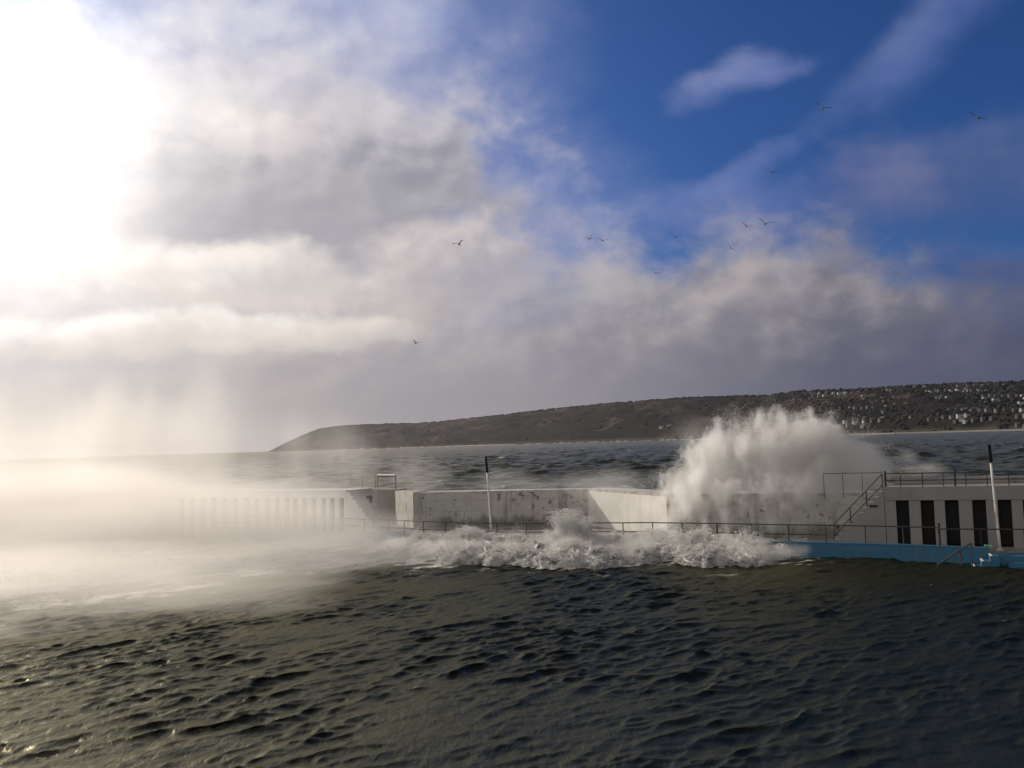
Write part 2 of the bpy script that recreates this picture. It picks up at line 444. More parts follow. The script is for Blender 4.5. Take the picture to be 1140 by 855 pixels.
HP, DXP, DYP, JP = ocean_patch(1024, 46.0, 0.92, WIND, 0.0235, 6, 5, 0.10, 1.35)
res = 0.085
ys = np.concatenate([np.arange(13.0, 34, 0.055), np.arange(34, 62, 0.1)])
nx = 860
rows = []
for y in ys:
    hw = 0.60 * y + 3.0
    rows.append(np.linspace(-hw, min(hw, 24 if y > 30 else hw), nx))
X = np.array(rows); Y = np.repeat(ys[:, None], nx, 1)
HB, _, _, _ = ocean_patch(256, 60.0, 7.0, np.array([0.8, -0.6]), 0.024, 2, 9, 1.5, 0.0)
u, v = X / 46.0, Y / 46.0
amp = 0.75 + 0.25 * samp(NF[0], X / 37, Y / 37)
Zh = samp(HP, u, v) * amp + samp(HB, X / 60, Y / 60)
PX = X + samp(DXP, u, v) * amp; PY = Y + samp(DYP, u, v) * amp
J = samp(JP, u, v)
jt = np.percentile(JP, 1.6)
foam = np.clip((jt - J) / (jt - np.percentile(JP, 0.25)), 0, 1) * 0.62 * np.clip(0.5 + samp(NF[2], X / 19, Y / 19), 0, 1)  # pale crest lines in this mask stand in for light through the crests
# foam washed over the left and far side of the pool
front = np.interp(X, [-40, -18.5, -12, -6, -2.7, 1.1, 2.9, 6.2, 7.9, 10, 12.8, 14], [32.0, 32.5, 37.5, 43.4, 40.9, 39.3, 38.1, 39.7, 37.8, 37.6, 41.6, 45])
wash = np.clip((Y - front) / 3.0, -1, 1)
st = samp(NF[1], (X * 0.63 - Y * 0.78) / 14, (X * 0.78 + Y * 0.63) / 26) * 0.22 + samp(NF[3], (X * 0.63 - Y * 0.78) / 5, (X * 0.78 + Y * 0.63) / 11) * 0.12
foam = np.maximum(foam, np.clip(0.30 + wash * 0.40 + st, 0, 1) * (wash > -0.9))
V = np.stack([PX, PY, Zh], -1).reshape(-1, 3)
pool_m = water_mat('pool_water', (0.0050, 0.0066, 0.0028), (0.78, 0.77, 0.75), 0.30, 4.6, 0.7, 0.05, 0.145)
po = np_mesh('pool_water', V, grid_faces(len(ys), nx), pool_m, True, {'foam': foam.ravel()})  # mask holds washed foam and crest lines standing in for light
tag(po, 'dark wind-rippled pool water in the foreground', 'water', kind='structure')

# open sea
HS, DXS, DYS, JS = ocean_patch(512, 300.0, 14.0, np.array([0.35, -0.94]), 0.27, 3, 21, 1.2, 1.25, 2.7)
azs = np.radians(np.linspace(-40, 40, 640))
rr_ = 46 * (9000 / 46) ** (np.linspace(0, 1, 900) ** 1.15)
back_x = np.array([-60, -38, -18, -9, 4, 8, 14, 20, 40]); back_y = np.array([84, 78, 66, 62, 58, 56, 50, 46, 42])
A, RR = np.meshgrid(azs, rr_, indexing='ij')
X = np.sin(A) * RR; Y = np.cos(A) * RR
by = np.interp(X, back_x, back_y)
Y = np.maximum(Y, by)
fade = np.clip(1.25 - RR / 2600, 0.12, 1)
u, v = X / 300, Y / 300
Zs = samp(HS, u, v) * fade
PX = X + samp(DXS, u, v) * fade; PY = np.maximum(Y + samp(DYS, u, v) * fade, by - 1)
J = samp(JS, u, v)
caps = np.clip((0.46 - J) * 2.4, 0, 1) * (samp(NF[2], X / 90, Y / 90) > 0.0)
near = np.clip((150 - RR) / 60, 0, 1) * np.clip(0.3 + 0.4 * samp(NF[3], X / 40, Y / 40), 0, 1)
foam = np.maximum(caps, near)
V = np.stack([PX, PY, Zs - 0.3], -1).reshape(-1, 3)
sea_m = water_mat('sea_water', (0.058, 0.064, 0.052), (0.75, 0.74, 0.72), 0.32, 0.8, 0.9, 0.35, 0.48, (1.0, 0.94, 0.80))
se = np_mesh('sea', V, grid_faces(len(azs), len(rr_)), sea_m, True, {'foam': foam.ravel()})
tag(se, 'rough grey green sea beyond the lido wall', 'sea', kind='structure')
# deep bed that closes the ground below the water
bed_m = paint('sea_bed', (0.02, 0.025, 0.02), rough=0.9, scale=0.2, bump=0)
bd = MB().prism([(-8500, -200), (8500, -200), (8500, 8800), (-8500, 8800)], -6.5, -4.0).build('sea_bed', bed_m)
tag(bd, 'dark bed under pool and sea', 'ground', kind='structure')

#SECTION_HILL
# ------------------------------------------------------------------ far headland and town
RIDGE = [(288, 508), (300, 502), (318, 493), (335, 485), (355, 477), (380, 473.5), (410, 472), (460, 471.5), (490, 469.5), (520, 466), (560, 462), (600, 457), (640, 453), (680, 449), (720, 446), (760, 443), (810, 441.5), (860, 440), (885, 436), (920, 435), (960, 434), (1000, 431), (1060, 428.5), (1100, 427), (1140, 426), (1250, 420), (1500, 418), (1800, 420)]
SHORE = [(288, 4400), (400, 4000), (560, 3400), (700, 2900), (860, 2300), (1000, 1980), (1140, 1800), (1300, 1600), (1800, 1300)]
rx_, ry_ = zip(*RIDGE); sx_, sy_ = zip(*SHORE)

def hill_pt(px, v):
    """v 0 at the shore .. 1 on the ridge .. 1.5 behind"""
    D = np.interp(px, sx_, sy_); rid = np.interp(px, rx_, ry_)
    depth = 620.0 * np.clip((px - 280) / 180, 0.25, 1)
    d = ray(px, rid); az_ = math.atan2(d[0], d[1]); tan_e = d[2] / math.hypot(d[0], d[1])
    Rr = D + depth; H = CAMZ + tan_e * Rr
    r = D + depth * v
    s = min(v, 1.0)
    h = H * (0.16 * min(1, s * 14) + 0.84 * (s ** 0.85)) if v <= 1 else H - (v - 1) * 60
    h = max(h, -2.5) if v > 0 else -2.5
    return np.array([math.sin(az_) * r, math.cos(az_) * r, h])

us = np.concatenate([np.linspace(289, 460, 70), np.linspace(464, 1200, 190), np.linspace(1215, 1800, 40)])
vs = np.concatenate([[-0.01], np.linspace(0.002, 1.0, 40), [1.06, 1.2, 1.5]])
V = np.array([[hill_pt(a, b) for b in vs] for a in us])
wob = samp(NF[4], V[..., 0] / 900, V[..., 1] / 900) * 5 + samp(NF[5], V[..., 0] / 260, V[..., 1] / 260) * 2.0
msk = np.sin(np.clip(vs, 0, 1) * math.pi)[None, :] * np.clip((us - 300) / 120, 0, 1)[:, None]
V[..., 2] += wob * msk
V[..., 2] += (samp(NF[5], V[..., 0] / 160, V[..., 1] / 160) * 1.3) * (vs[None, :] > 0.3) * np.clip((us - 320) / 200, 0, 1)[:, None]
hmz, g, out = new_mat('headland')
pos = g.node('ShaderNodeNewGeometry').outputs['Position']
vor = g.node('ShaderNodeTexVoronoi', {'Vector': g.vm('MULTIPLY', pos, (1, 0.6, 2.2)), 'Scale': 0.011, 'Randomness': 1.0}).outputs['Color']
vx, vy, vz = g.xyz(vor)
n1 = g.noise(pos, 0.012, 8, 0.65)
col = g.mix(g.lerp(vx, 0, 1), (0.008, 0.0085, 0.007), (0.024, 0.021, 0.018))
col = g.mix(g.smooth(n1, 0.48, 0.66), col, (0.009, 0.010, 0.007))
col = g.mix(g.mul(g.smooth(vy, 0.80, 0.86), g.smooth(n1, 0.62, 0.45)), col, (0.085, 0.055, 0.045))
_, _, pz = g.xyz(pos)
col = g.mix(g.mul(g.smooth(g.mad(g.sub(n1, 0.5), 14, pz), 13, 3), 0.75), col, (0.10, 0.088, 0.075))
bs = g.node('ShaderNodeBsdfPrincipled', {'Base Color': col, 'Roughness': 0.95, 'Specular IOR Level': 0.1})
b = g.node('ShaderNodeBump', {'Height': g.noise(pos, 0.09, 6, 0.7), 'Strength': 0.9, 'Distance': 9.0})
hmz.node_tree.links.new(b.outputs[0], bs.inputs['Normal']); hmz.node_tree.links.new(bs.outputs[0], out.inputs[0])
ho = np_mesh('headland_hills', V.reshape(-1, 3), grid_faces(len(us), len(vs)), hmz, True)
tag(ho, 'long dark headland sloping down to the sea across the bay', 'hills', kind='structure')

def ico(sub):
    bm = bmesh.new(); bmesh.ops.create_icosphere(bm, subdivisions=sub, radius=1)
    bm.verts.ensure_lookup_table()
    v = np.array([x.co[:] for x in bm.verts]); f = np.array([[x.index for x in p.verts] for p in bm.faces]); bm.free()
    return v, f

def scatter(name, base_v, base_f, P, S, mat, jit=0.25, seed=3, attrs=False):
    r = np.random.default_rng(seed); n = len(P); nv = len(base_v)
    V = base_v[None] * (1 + jit * r.standard_normal((n, nv, 1)))
    a = r.uniform(0, 6.28, n); c, s = np.cos(a)[:, None], np.sin(a)[:, None]
    V = np.stack([V[..., 0] * c - V[..., 1] * s, V[..., 0] * s + V[..., 1] * c, V[..., 2]], -1)
    V = V * S[:, None, :] + P[:, None, :]
    Fc = base_f[None] + (np.arange(n) * nv)[:, None, None]
    return np_mesh(name, V.reshape(-1, 3), Fc.reshape(-1, base_f.shape[1]), mat)

# where the houses of the town stand
HOUSES = []
while len(HOUSES) < 215:                                   # streets following the contours
    px0, v0 = random.uniform(890, 1165), random.choice([random.uniform(0.01, 0.07), random.uniform(0.1, 0.95), random.uniform(0.3, 0.95)])
    n_ = random.choice([2, 3, 4, 5, 6, 8, 9]); st_ = random.uniform(6, 11); dv = random.uniform(-0.006, 0.006)
    for k in range(n_):
        px, v = px0 + k * st_ + random.uniform(-1, 1), v0 + dv * k + random.uniform(-0.006, 0.006)
        if 882 < px < 1190 and 0.01 < v < 0.97: HOUSES.append((px, v))
while len(HOUSES) < 245: HOUSES.append((random.uniform(884, 1180), random.uniform(0.03, 0.95)))
def _proj_y(p):
    d = p - CAM; z = d @ _f; return H0 / 2 - F * (d @ _u) / z
def v_for(px, py):
    return min((abs(_proj_y(hill_pt(px, v)) - py), v) for v in np.linspace(0.02, 1, 60))[1]
special = [(958, 477, 0, 'bright white house on the far shore directly right of the big wave burst'),
           (1011, 440, 0, 'white house high on the far hill with open sky just above'),
           (1021, 449.5, 0, 'white house lowest of a scattered three on the far hill'),
           (1007, 451, 0, 'white house leftmost of a scattered three on the far hill'),
           (1037, 437, 1, 'long white terrace close under the tree line of the far hill'),
           (1096, 444, 1, 'bright long white terrace high on the hill beyond the tall pole'),
           (1107, 446, 1, 'second bright long white terrace high on the hill beyond the pole'),
           (1068, 468, 0, 'white house low on the hill among the shore buildings')]
special = [(a, v_for(a, b), k, l) for a, b, k, l in special]
_hv = np.array(HOUSES + [(a, b) for a, b, k, l in special])
def near_house(px, v):
    return bool(np.any((np.abs(_hv[:, 0] - px) < 7) & (_hv[:, 1] - v > -0.01) & (_hv[:, 1] - v < 0.05)))

# woods: clumps of canopy over the right part of the headland, thin hedges further left
iv, if_ = ico(1)
P, S = [], []
for i in range(8200):
    px = 860 + 760 * random.random() ** 1.25
    v = random.random() ** 0.8
    if px < 900 and random.random() < 0.5: continue
    if near_house(px, v): continue
    p = hill_pt(px, v); s = random.uniform(1.9, 4.6)
    P.append(p + [0, 0, s * 0.45]); S.append((s * 1.25, s * 1.25, s * random.uniform(0.8, 1.25)))
for i in range(420):
    px = random.uniform(868, 1500); p = hill_pt(px, random.uniform(0.97, 1.02)); s = random.uniform(2.6, 5.2)
    P.append(p + [0, 0, s * 0.3]); S.append((s * 1.3, s * 1.3, s))
for i in range(420):
    px = random.uniform(430, 868); p = hill_pt(px, random.choice([1.0, 0.99, random.random()])); s = random.uniform(2.2, 4.4)
    P.append(p + [0, 0, s * 0.2]); S.append((s * 2.2, s * 1.6, s * 0.8))
wood_m = paint('woodland', (0.007, 0.008, 0.006), (0.012, 0.011, 0.008), scale=0.05, rough=0.95, bump=0.0, streak=False)
wo_ = scatter('woodland', iv, if_, np.array(P), np.array(S), wood_m, 0.22)
tag(wo_, 'dark woods and hedges covering the far hillside', 'woods', kind='stuff')

# houses of the town
wall_ms = [paint('house_' + n, c, rough=0.8, scale=0.3, bump=0) for n, c in (('white', (0.45, 0.44, 0.43)), ('cream', (0.19, 0.175, 0.155)), ('grey', (0.085, 0.083, 0.085)))]
roof_m = paint('slate_roof', (0.10, 0.10, 0.115), rough=0.6, scale=0.3, bump=0)
def house_proto(wm, L, D, H, RH):
    root = empty('house', (0, 0, 0), '', 'house', 'houses on the far hillside')
    bmw = MB(); bmw.prism([(-L / 2, -D / 2), (L / 2, -D / 2), (L / 2, D / 2), (-L / 2, D / 2)], -3.5, H)
    bmw.profile((-L / 2 + 0.01, 0), (0, 1), [(-D / 2, H), (D / 2, H), (0, H + RH)], (1, 0), L - 0.02)
    bmw.build('wall', wm, root)
    rm = MB()
    for s in (-1, 1):
        a = Vector((-L / 2 - 0.3, s * (D / 2 + 0.4), H - 0.3)); bb = Vector((L / 2 + 0.3, s * (D / 2 + 0.4), H - 0.3))
        c = Vector((L / 2 + 0.3, 0, H + RH + 0.12)); d = Vector((-L / 2 - 0.3, 0, H + RH + 0.12)); up = Vector((0, 0, 0.25))
        vv = [rm.bm.verts.new(q) for q in (a, bb, c, d)] + [rm.bm.verts.new(q + up) for q in (a, bb, c, d)]
        for q in ((0, 1, 2, 3), (7, 6, 5, 4), (0, 4, 5, 1), (1, 5, 6, 2), (2, 6, 7, 3), (3, 7, 4, 0)): rm.bm.faces.new([vv[k] for k in q])
    rm.build('roof', roof_m, root)
    return root
protos = []
for wm, nm in zip(wall_ms, ('white', 'cream', 'grey')):
    for (L, D, H, RH, kind) in ((6.5, 5.5, 3.2, 2.0, 'small'), (13, 5.5, 3.2, 2.0, 'long')):
        protos.append((house_proto(wm, L, D, H, RH), nm, kind))
used_p = set()
def place_house(i, px, v, rz, label):
    proto = protos[i][0]; p = hill_pt(px, v)
    if i not in used_p:
        used_p.add(i); r = proto
    else:
        r = proto.copy(); COL.objects.link(r)
        for ch in proto.children:
            c = ch.copy(); COL.objects.link(c); c.parent = r
    r.location = p; r.rotation_euler = (0, 0, rz); r['label'] = label; r['group'] = 'houses on the far hillside'
    return r
LAB = {('white', 'small'): 'tiny white house among dark trees on the far hillside', ('white', 'long'): 'tiny long white terrace among dark trees on the far hillside',
       ('cream', 'small'): 'tiny cream house among dark trees on the far hillside', ('cream', 'long'): 'tiny long cream terrace among dark trees on the far hillside',
       ('grey', 'small'): 'tiny grey house among dark trees on the far hillside', ('grey', 'long'): 'tiny long grey terrace among dark trees on the far hillside'}
for px, v, k, lab in special:
    place_house(k, px, v, R(random.uniform(-50, -20)) if k == 0 else R(12), lab)
for px, v in HOUSES:
    wgt = random.random()
    i = (0 if wgt < 0.13 else 2 if wgt < 0.5 else 4) + (1 if random.random() < 0.33 else 0)
    a = random.gauss(14, 9) + (90 if random.random() < 0.15 else 0)
    place_house(i, px, v, R(a), LAB[(protos[i][1], protos[i][2])])
for px, v in ((735, 0.08), (744, 0.1), (788, 0.06), (810, 0.12), (818, 0.16), (826, 0.1), (494, 0.16), (800, 0.2), (836, 0.2), (850, 0.28), (862, 0.33), (872, 0.4)):
    i = random.choice([0, 1, 2, 0]); r = place_house(i, px, v, R(random.gauss(0, 25)), 'isolated %s %s low on the bare slope left of the town' % (protos[i][1], 'terrace' if i % 2 else 'house'))
# harbour wall and surf line on the far shore
hw = MB()
pp = [hill_pt(px, 0.0) for px in np.linspace(930, 1250, 24)]
for a, b in zip(pp, pp[1:]):
    d = (b - a)[:2]; d = d / np.linalg.norm(d); n = (d[1], -d[0]); hw.box(a[:2], d, n, 0, np.linalg.norm((b - a)[:2]) + 0.2, 2, 12, -2, 2.6)
stone_m = paint('harbour_stone', (0.24, 0.23, 0.22), rough=0.9, scale=0.05, bump=0)
tag(hw.build('harbour_wall', stone_m), 'low grey harbour wall along the far shore below the town', 'wall')
foam_m, g, out = new_mat('white_water')
df = g.node('ShaderNodeBsdfDiffuse', {'Color': (0.95, 0.95, 0.95, 1)}); tr = g.node('ShaderNodeBsdfTranslucent', {'Color': (0.95, 0.945, 0.93, 1)})
mx = g.node('ShaderNodeMixShader', {0: 0.45, 1: df.outputs[0], 2: tr.outputs[0]}); foam_m.node_tree.links.new(mx.outputs[0], out.inputs[0])
P, S = [], []
for i in range(420):
    px = random.choice([random.uniform(380, 880), random.uniform(470, 570), random.uniform(500, 566)])
    p = hill_pt(px, 0.0); P.append(p + [random.uniform(-12, 12), -random.uniform(0, 25), 0.2]); s = random.uniform(0.4, 1.5)
    P[-1][2] = 0.3; S.append((s * 7, s * 2, s))
sf = scatter('shore_surf', iv, if_, np.array(P), np.array(S), foam_m, 0.3)
tag(sf, 'white surf breaking along the foot of the far headland', 'surf', kind='stuff')

#SECTION_LIDO
# ------------------------------------------------------------------ the lido
cabin_m = paint('shaded_white_paint', (0.27, 0.262, 0.26), (0.16, 0.148, 0.138), scale=0.9, rough=0.8, lo=0.52, hi=0.75, bump=0.25)  # white paint with shade put into its base colour; stains are wear
white_m = paint('white_paint', (0.70, 0.69, 0.67), (0.36, 0.33, 0.30), scale=0.9, rough=0.75, lo=0.56, hi=0.78, bump=0.25)
blue_m = paint('pool_blue', (0.022, 0.13, 0.25), (0.05, 0.10, 0.13), scale=2.6, rough=0.5, lo=0.5, hi=0.66, bump=0.5)
deck_m = paint('deck_concrete', (0.26, 0.25, 0.235), (0.13, 0.12, 0.11), scale=1.2, rough=0.55, lo=0.48, hi=0.7, streak=False)
dark_m = paint('dark_paint', (0.006, 0.0055, 0.006), rough=0.95, scale=3, bump=0.1)
iron_m = paint('rail_iron', (0.035, 0.032, 0.032), (0.10, 0.045, 0.025), scale=6, rough=0.55, lo=0.55, hi=0.7, bump=0.2)
grey_m = paint('pole_white', (0.74, 0.72, 0.68), (0.42, 0.36, 0.30), scale=2.5, rough=0.55, lo=0.55, hi=0.8, bump=0.1)
green_m = paint('green_step', (0.05, 0.22, 0.14), (0.4, 0.4, 0.36), scale=3, rough=0.7, lo=0.5, hi=0.6)
# stained wall
stain_m, g, out = new_mat('stained_wall')
pos = g.node('ShaderNodeNewGeometry').outputs['Position']
n0 = g.noise(pos, 0.8, 7, 0.65); sx, sy, sz = g.xyz(pos)
col = g.mix(g.lerp(n0, 0.3, 0.7), (0.43, 0.415, 0.40), (0.52, 0.51, 0.49))
sv = g.vm('MULTIPLY', pos, (1.5, 1.5, 0.4)); n1 = g.noise(sv, 1.0, 7, 0.7)
col = g.mix(g.smooth(n1, 0.55, 0.75), col, (0.26, 0.235, 0.21))
n2 = g.noise(pos, 2.6, 5, 0.6); n3 = g.noise(pos, 0.30, 2, 0.5)
col = g.mix(g.mul(g.mul(g.smooth(n2, 0.57, 0.64), g.smooth(n3, 0.50, 0.58)), 0.8), col, (0.22, 0.07, 0.06))
n4 = g.noise(g.vm('ADD', pos, (31, 7, 3)), 3.4, 4, 0.6)
col = g.mix(g.smooth(n4, 0.63, 0.70), col, (0.07, 0.06, 0.055))
run = g.noise(g.vm('MULTIPLY', pos, (2.6, 2.6, 0.12)), 1.3, 5, 0.6)
col = g.mix(g.mul(g.smooth(run, 0.52, 0.68), 0.6), col, (0.20, 0.17, 0.14))
alg = g.smooth(g.mad(g.sub(n1, 0.5), 1.6, sz), 1.15, 0.65)
col = g.mix(g.mul(alg, 0.75), col, (0.12, 0.115, 0.085))
jl = g.m('ABSOLUTE', g.sub(g.m('FRACT', g.mul(g.mad(g.sub(n0, 0.5), 0.06, sz), 1.55)), 0.5))
jv = g.m('ABSOLUTE', g.sub(g.m('FRACT', g.mul(g.sub(sx, g.mul(sy, 0.3)), 0.36)), 0.5))
col = g.mix(g.mul(g.m('MAXIMUM', g.smooth(jl, 0.47, 0.495), g.smooth(jv, 0.49, 0.498)), 0.45), col, (0.16, 0.15, 0.14))
bs = g.node('ShaderNodeBsdfPrincipled', {'Base Color': col, 'Roughness': 0.8})
b = g.node('ShaderNodeBump', {'Height': g.noise(pos, 9, 5, 0.6), 'Strength': 0.4, 'Distance': 0.03})
stain_m.node_tree.links.new(b.outputs[0], bs.inputs['Normal']); stain_m.node_tree.links.new(bs.outputs[0], out.inputs[0])

DZ = 0.45
nrm2 = lambda v: np.array(v) / np.linalg.norm(v)
# -- right cabin block
RW0 = np.array([15.35, 40.5]); RW1 = np.array([20.9, 38.3])
ax = nrm2(RW1 - RW0); nb = np.array([-ax[1], ax[0]])      # nb points away from the camera (backwards)
if nb[1] < 0: nb = -nb
def along(px, org, ax_):
    """distance along a wall line where the vertical plane through image column px at mid height cuts it"""
    d = ray(px, 582); d = d[:2]
    m = np.array([[ax_[0], -d[0]], [ax_[1], -d[1]]]); s = np.linalg.solve(m, -np.asarray(org)); return s[0]
TOPR, PAR = 2.84, 2.28     # parapet top, lintel height (world z)
A0 = along(986.5, RW0, ax)
door_px = [(998.5, 1013), (1026, 1041), (1053, 1068.5), (1083.5, 1099), (1112, 1127.5), (1140, 1156)]
doors = [(along(a, RW0, ax), along(b, RW0, ax)) for a, b in door_px]
st = doors[-1][0] - doors[-2][0]
for i in range(4): doors.append((doors[-1][0] + st, doors[-1][1] + st))
A1 = doors[-1][1] + 0.4
cab = empty('bathing_cabins', (*(RW0 + ax * A0), DZ), 'white cabin block with black doorways and railed roof, right of the wave', 'cabin block')
w = MB(); prev = A0
for a, b in doors:
    w.box(RW0, ax, nb, prev, a, 0, 0.28, 0.0, PAR); prev = b
w.box(RW0, ax, nb, prev, A1, 0, 0.28, 0.0, PAR)
w.build('wall', cabin_m, cab)
MB().box(RW0, ax, nb, A0 - 0.02, A1, -0.035, 2.2, PAR + 0.001, TOPR).build('parapet', cabin_m, cab, bevel=0.015)
MB().box(RW0, ax, nb, A0, A1, 0.45, 2.2, 0.0, PAR - 0.004).build('back_wall', dark_m, cab)
MB().box(RW0, ax, nb, A0 + 0.4, A1, 1.9, 2.4, TOPR + 0.002, 3.12).build('rear_parapet', cabin_m, cab, bevel=0.015)
for a, b in doors:
    MB().box(RW0, ax, nb, a + 0.01, b - 0.01, 0.16, 0.20, DZ + 0.03, PAR - 0.03).build('door', dark_m, cab)
MB().box(RW0, ax, nb, A0 - 0.62, A0 - 0.30, -0.05, -0.005, 2.02, 2.09).build('vent_slot', dark_m, cab)
# stair on its end, steps climbing to the right
SL = along(927, RW0, ax); NS = 10
pts = [(SL, DZ - 0.45)]
for i in range(NS):
    a_ = SL + (A0 - SL - 0.03) * i / NS; z_ = DZ + (TOPR - 0.2 - DZ) * (i + 1) / NS
    pts += [(a_, z_), (SL + (A0 - SL - 0.03) * (i + 1) / NS, z_)]
pts += [(A0 - 0.03, DZ - 0.45)]
MB().profile(RW0, ax, pts, nb, 1.25).build('staircase', cabin_m, cab)

def railing(name, label, posts, rails, rp=0.024, rr=0.021, zfoot=None, cat='railing', thick=()):
    """posts: list of (x,y,z0,z1); rails: list of polylines"""
    c = posts[0]
    root = empty(name, (c[0], c[1], c[2]), label, cat)
    for i, (x, y, z0, z1) in enumerate(posts):
        k = 2.0 if i in thick else 1.0
        MB().tube([(x, y, z0), (x, y, z1)], rp * k, 8).build('post', iron_m, root, smooth=False)
    for pl in rails:
        MB().tube(pl, rr, 8).build('rail', iron_m, root)
    return root

P2 = lambda a, d=0.0: RW0 + ax * a + nb * d
tp = [along(px, RW0, ax) for px in (988, 1005, 1029.5, 1053, 1066, 1078, 1102, 1126, 1150)]
tp += [tp[-1] + 0.9, tp[-1] + 1.8]
posts = [(*P2(a, 0.10), TOPR - 0.05, 3.40 + (0.10 if i in (0, 4) else 0)) for i, a in enumerate(tp)]
railing('terrace_railing', 'dark iron railing with two bars on the cabin block roof', posts,
        [[(*P2(tp[0], 0.10), 3.39), (*P2(tp[-1], 0.10), 3.39)], [(*P2(tp[0], 0.10), 3.10), (*P2(tp[-1], 0.10), 3.10)]], thick=(0, 4))
# stair handrail
q = []
for i in (0.02, 0.34, 0.66, 0.97):
    a_ = SL + (A0 - SL) * i; z_ = DZ + (TOPR - 0.2 - DZ) * i
    q.append((*P2(a_, 0.06), z_, z_ + 0.80))
railing('stair_railing', 'sloping iron handrail climbing the white stairs at the cabins', q,
        [[(q[0][0], q[0][1], q[0][3]), (q[-1][0], q[-1][1], q[-1][3])], [(q[0][0], q[0][1], q[0][3] - 0.45), (q[-1][0], q[-1][1], q[-1][3] - 0.45)]])
# level rail of the sea terrace left of the stair head
q = [(*P2(A0 - 0.1, 1.5), 2.7, 3.40)] + [(*P2(A0 - 0.1 - k * 0.8, 1.5), 2.3, 3.38) for k in (1, 2, 3)]
railing('sea_terrace_railing', 'thin single-bar iron railing left of stair head, half hidden in spray', q, [[(a[0], a[1], 3.38) for a in q]], rr=0.014, rp=0.014)

# -- stained wall between bastion corner and right stair, lit corner, central wall
def wall_seg(mb, p, q, th, z0, z1):
    p, q = np.array(p, float), np.array(q, float); a = nrm2(q - p); n = np.array([-a[1], a[0]]); n = n if n[1] > 0 else -n
    return mb.box(p, a, n, 0, np.linalg.norm(q - p), 0, th, z0, z1)
CT = 2.33
CW = [(-5.98, 56.8), (4.10, 54.9), (7.36, 47.2), (17.0, 42.6)]
bw = empty('sea_wall', (CW[0][0], CW[0][1], 0), 'long white sea wall with rust stains behind the breaking foam', 'wall')
m_ = MB()
back = [(17.0, 47.6), (9.0, 51.5), (5.6, 57.6), (-5.2, 60.6)]
m_.prism(CW + back, -0.6, CT); m_.build('wall', stain_m, bw, bevel=0.0)
cp = MB()
for a, b in ((0, 1), (1, 2), (2, 3)):
    wall_seg(cp, CW[a], CW[b], 0.45, CT + 0.002, CT + 0.10)
cp.build('coping', paint('coping', (0.5, 0.49, 0.47), (0.22, 0.2, 0.18), scale=1.4, rough=0.8, lo=0.45, hi=0.65), bw)

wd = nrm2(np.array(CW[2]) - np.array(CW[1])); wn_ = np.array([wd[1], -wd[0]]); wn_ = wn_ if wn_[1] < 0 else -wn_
wf = MB(); wall_seg(wf, np.array(CW[1]) + wd * 0.03 + wn_ * 0.04, np.array(CW[2]) - wd * 0.01 + wn_ * 0.04, 0.036, -0.4, CT - 0.02)  # thin panel added in whiter paint so this segment reads as sunlit
wf.build('added_sunlit_facing', paint('facing_sunlit_white', (0.74, 0.72, 0.68), (0.46, 0.42, 0.36), scale=1.3, rough=0.8, lo=0.54, hi=0.75), bw)
# -- left cabins
LW0 = np.array([-19.4, 59.6]); LW1 = np.array([-9.35, 54.1]); axl = nrm2(LW1 - LW0); nl = np.array([-axl[1], axl[0]])
if nl[1] < 0: nl = -nl
LT, LP = 2.80, 2.38
l_centres = [380.5, 370, 360.5, 349.5, 339, 329, 319.5, 308.5, 298.5, 286, 275, 262, 250, 238, 226, 214, 202]
ld = sorted((along(c - 2.9, LW0, axl), along(c + 2.9, LW0, axl)) for c in l_centres)
L1 = along(386, LW0, axl); L0 = -26.0
lcab = empty('bathing_cabins', (*(LW0 + axl * L1), DZ), 'white cabin block with narrow dark doorways veiled by mist, left of the wave', 'cabin block')
w = MB(); prev = L0
for a, b in ld:
    w.box(LW0, axl, nl, prev, a, 0, 0.28, 0.0, LP); prev = b
w.box(LW0, axl, nl, prev, L1, 0, 0.28, 0.0, LP)
w.build('wall', white_m, lcab)
MB().box(LW0, axl, nl, L0, L1 + 0.02, -0.04, 2.4, LP + 0.001, LT).build('parapet', white_m, lcab, bevel=0.015)
MB().box(LW0, axl, nl, L0, L1, 0.5, 2.4, 0.0, LP - 0.004).build('back_wall', dark_m, lcab)
for a, b in ld:
    MB().box(LW0, axl, nl, a + 0.01, b - 0.01, 0.16, 0.2, DZ + 0.03, LP - 0.03).build('door', dark_m, lcab)
SR = along(420, LW0, axl)
pts = [(L1 + 0.03, DZ - 0.45)]
for i in range(NS):
    z_ = LT - 0.1 - (LT - 0.1 - DZ) * i / NS
    pts += [(L1 + 0.03 + (SR - L1) * i / NS, z_), (L1 + 0.03 + (SR - L1) * (i + 1) / NS, z_)]
pts += [(SR + 0.03, DZ - 0.45)]
MB().profile(LW0, axl, pts[::-1], nl, 1.2).build('staircase', white_m, lcab)
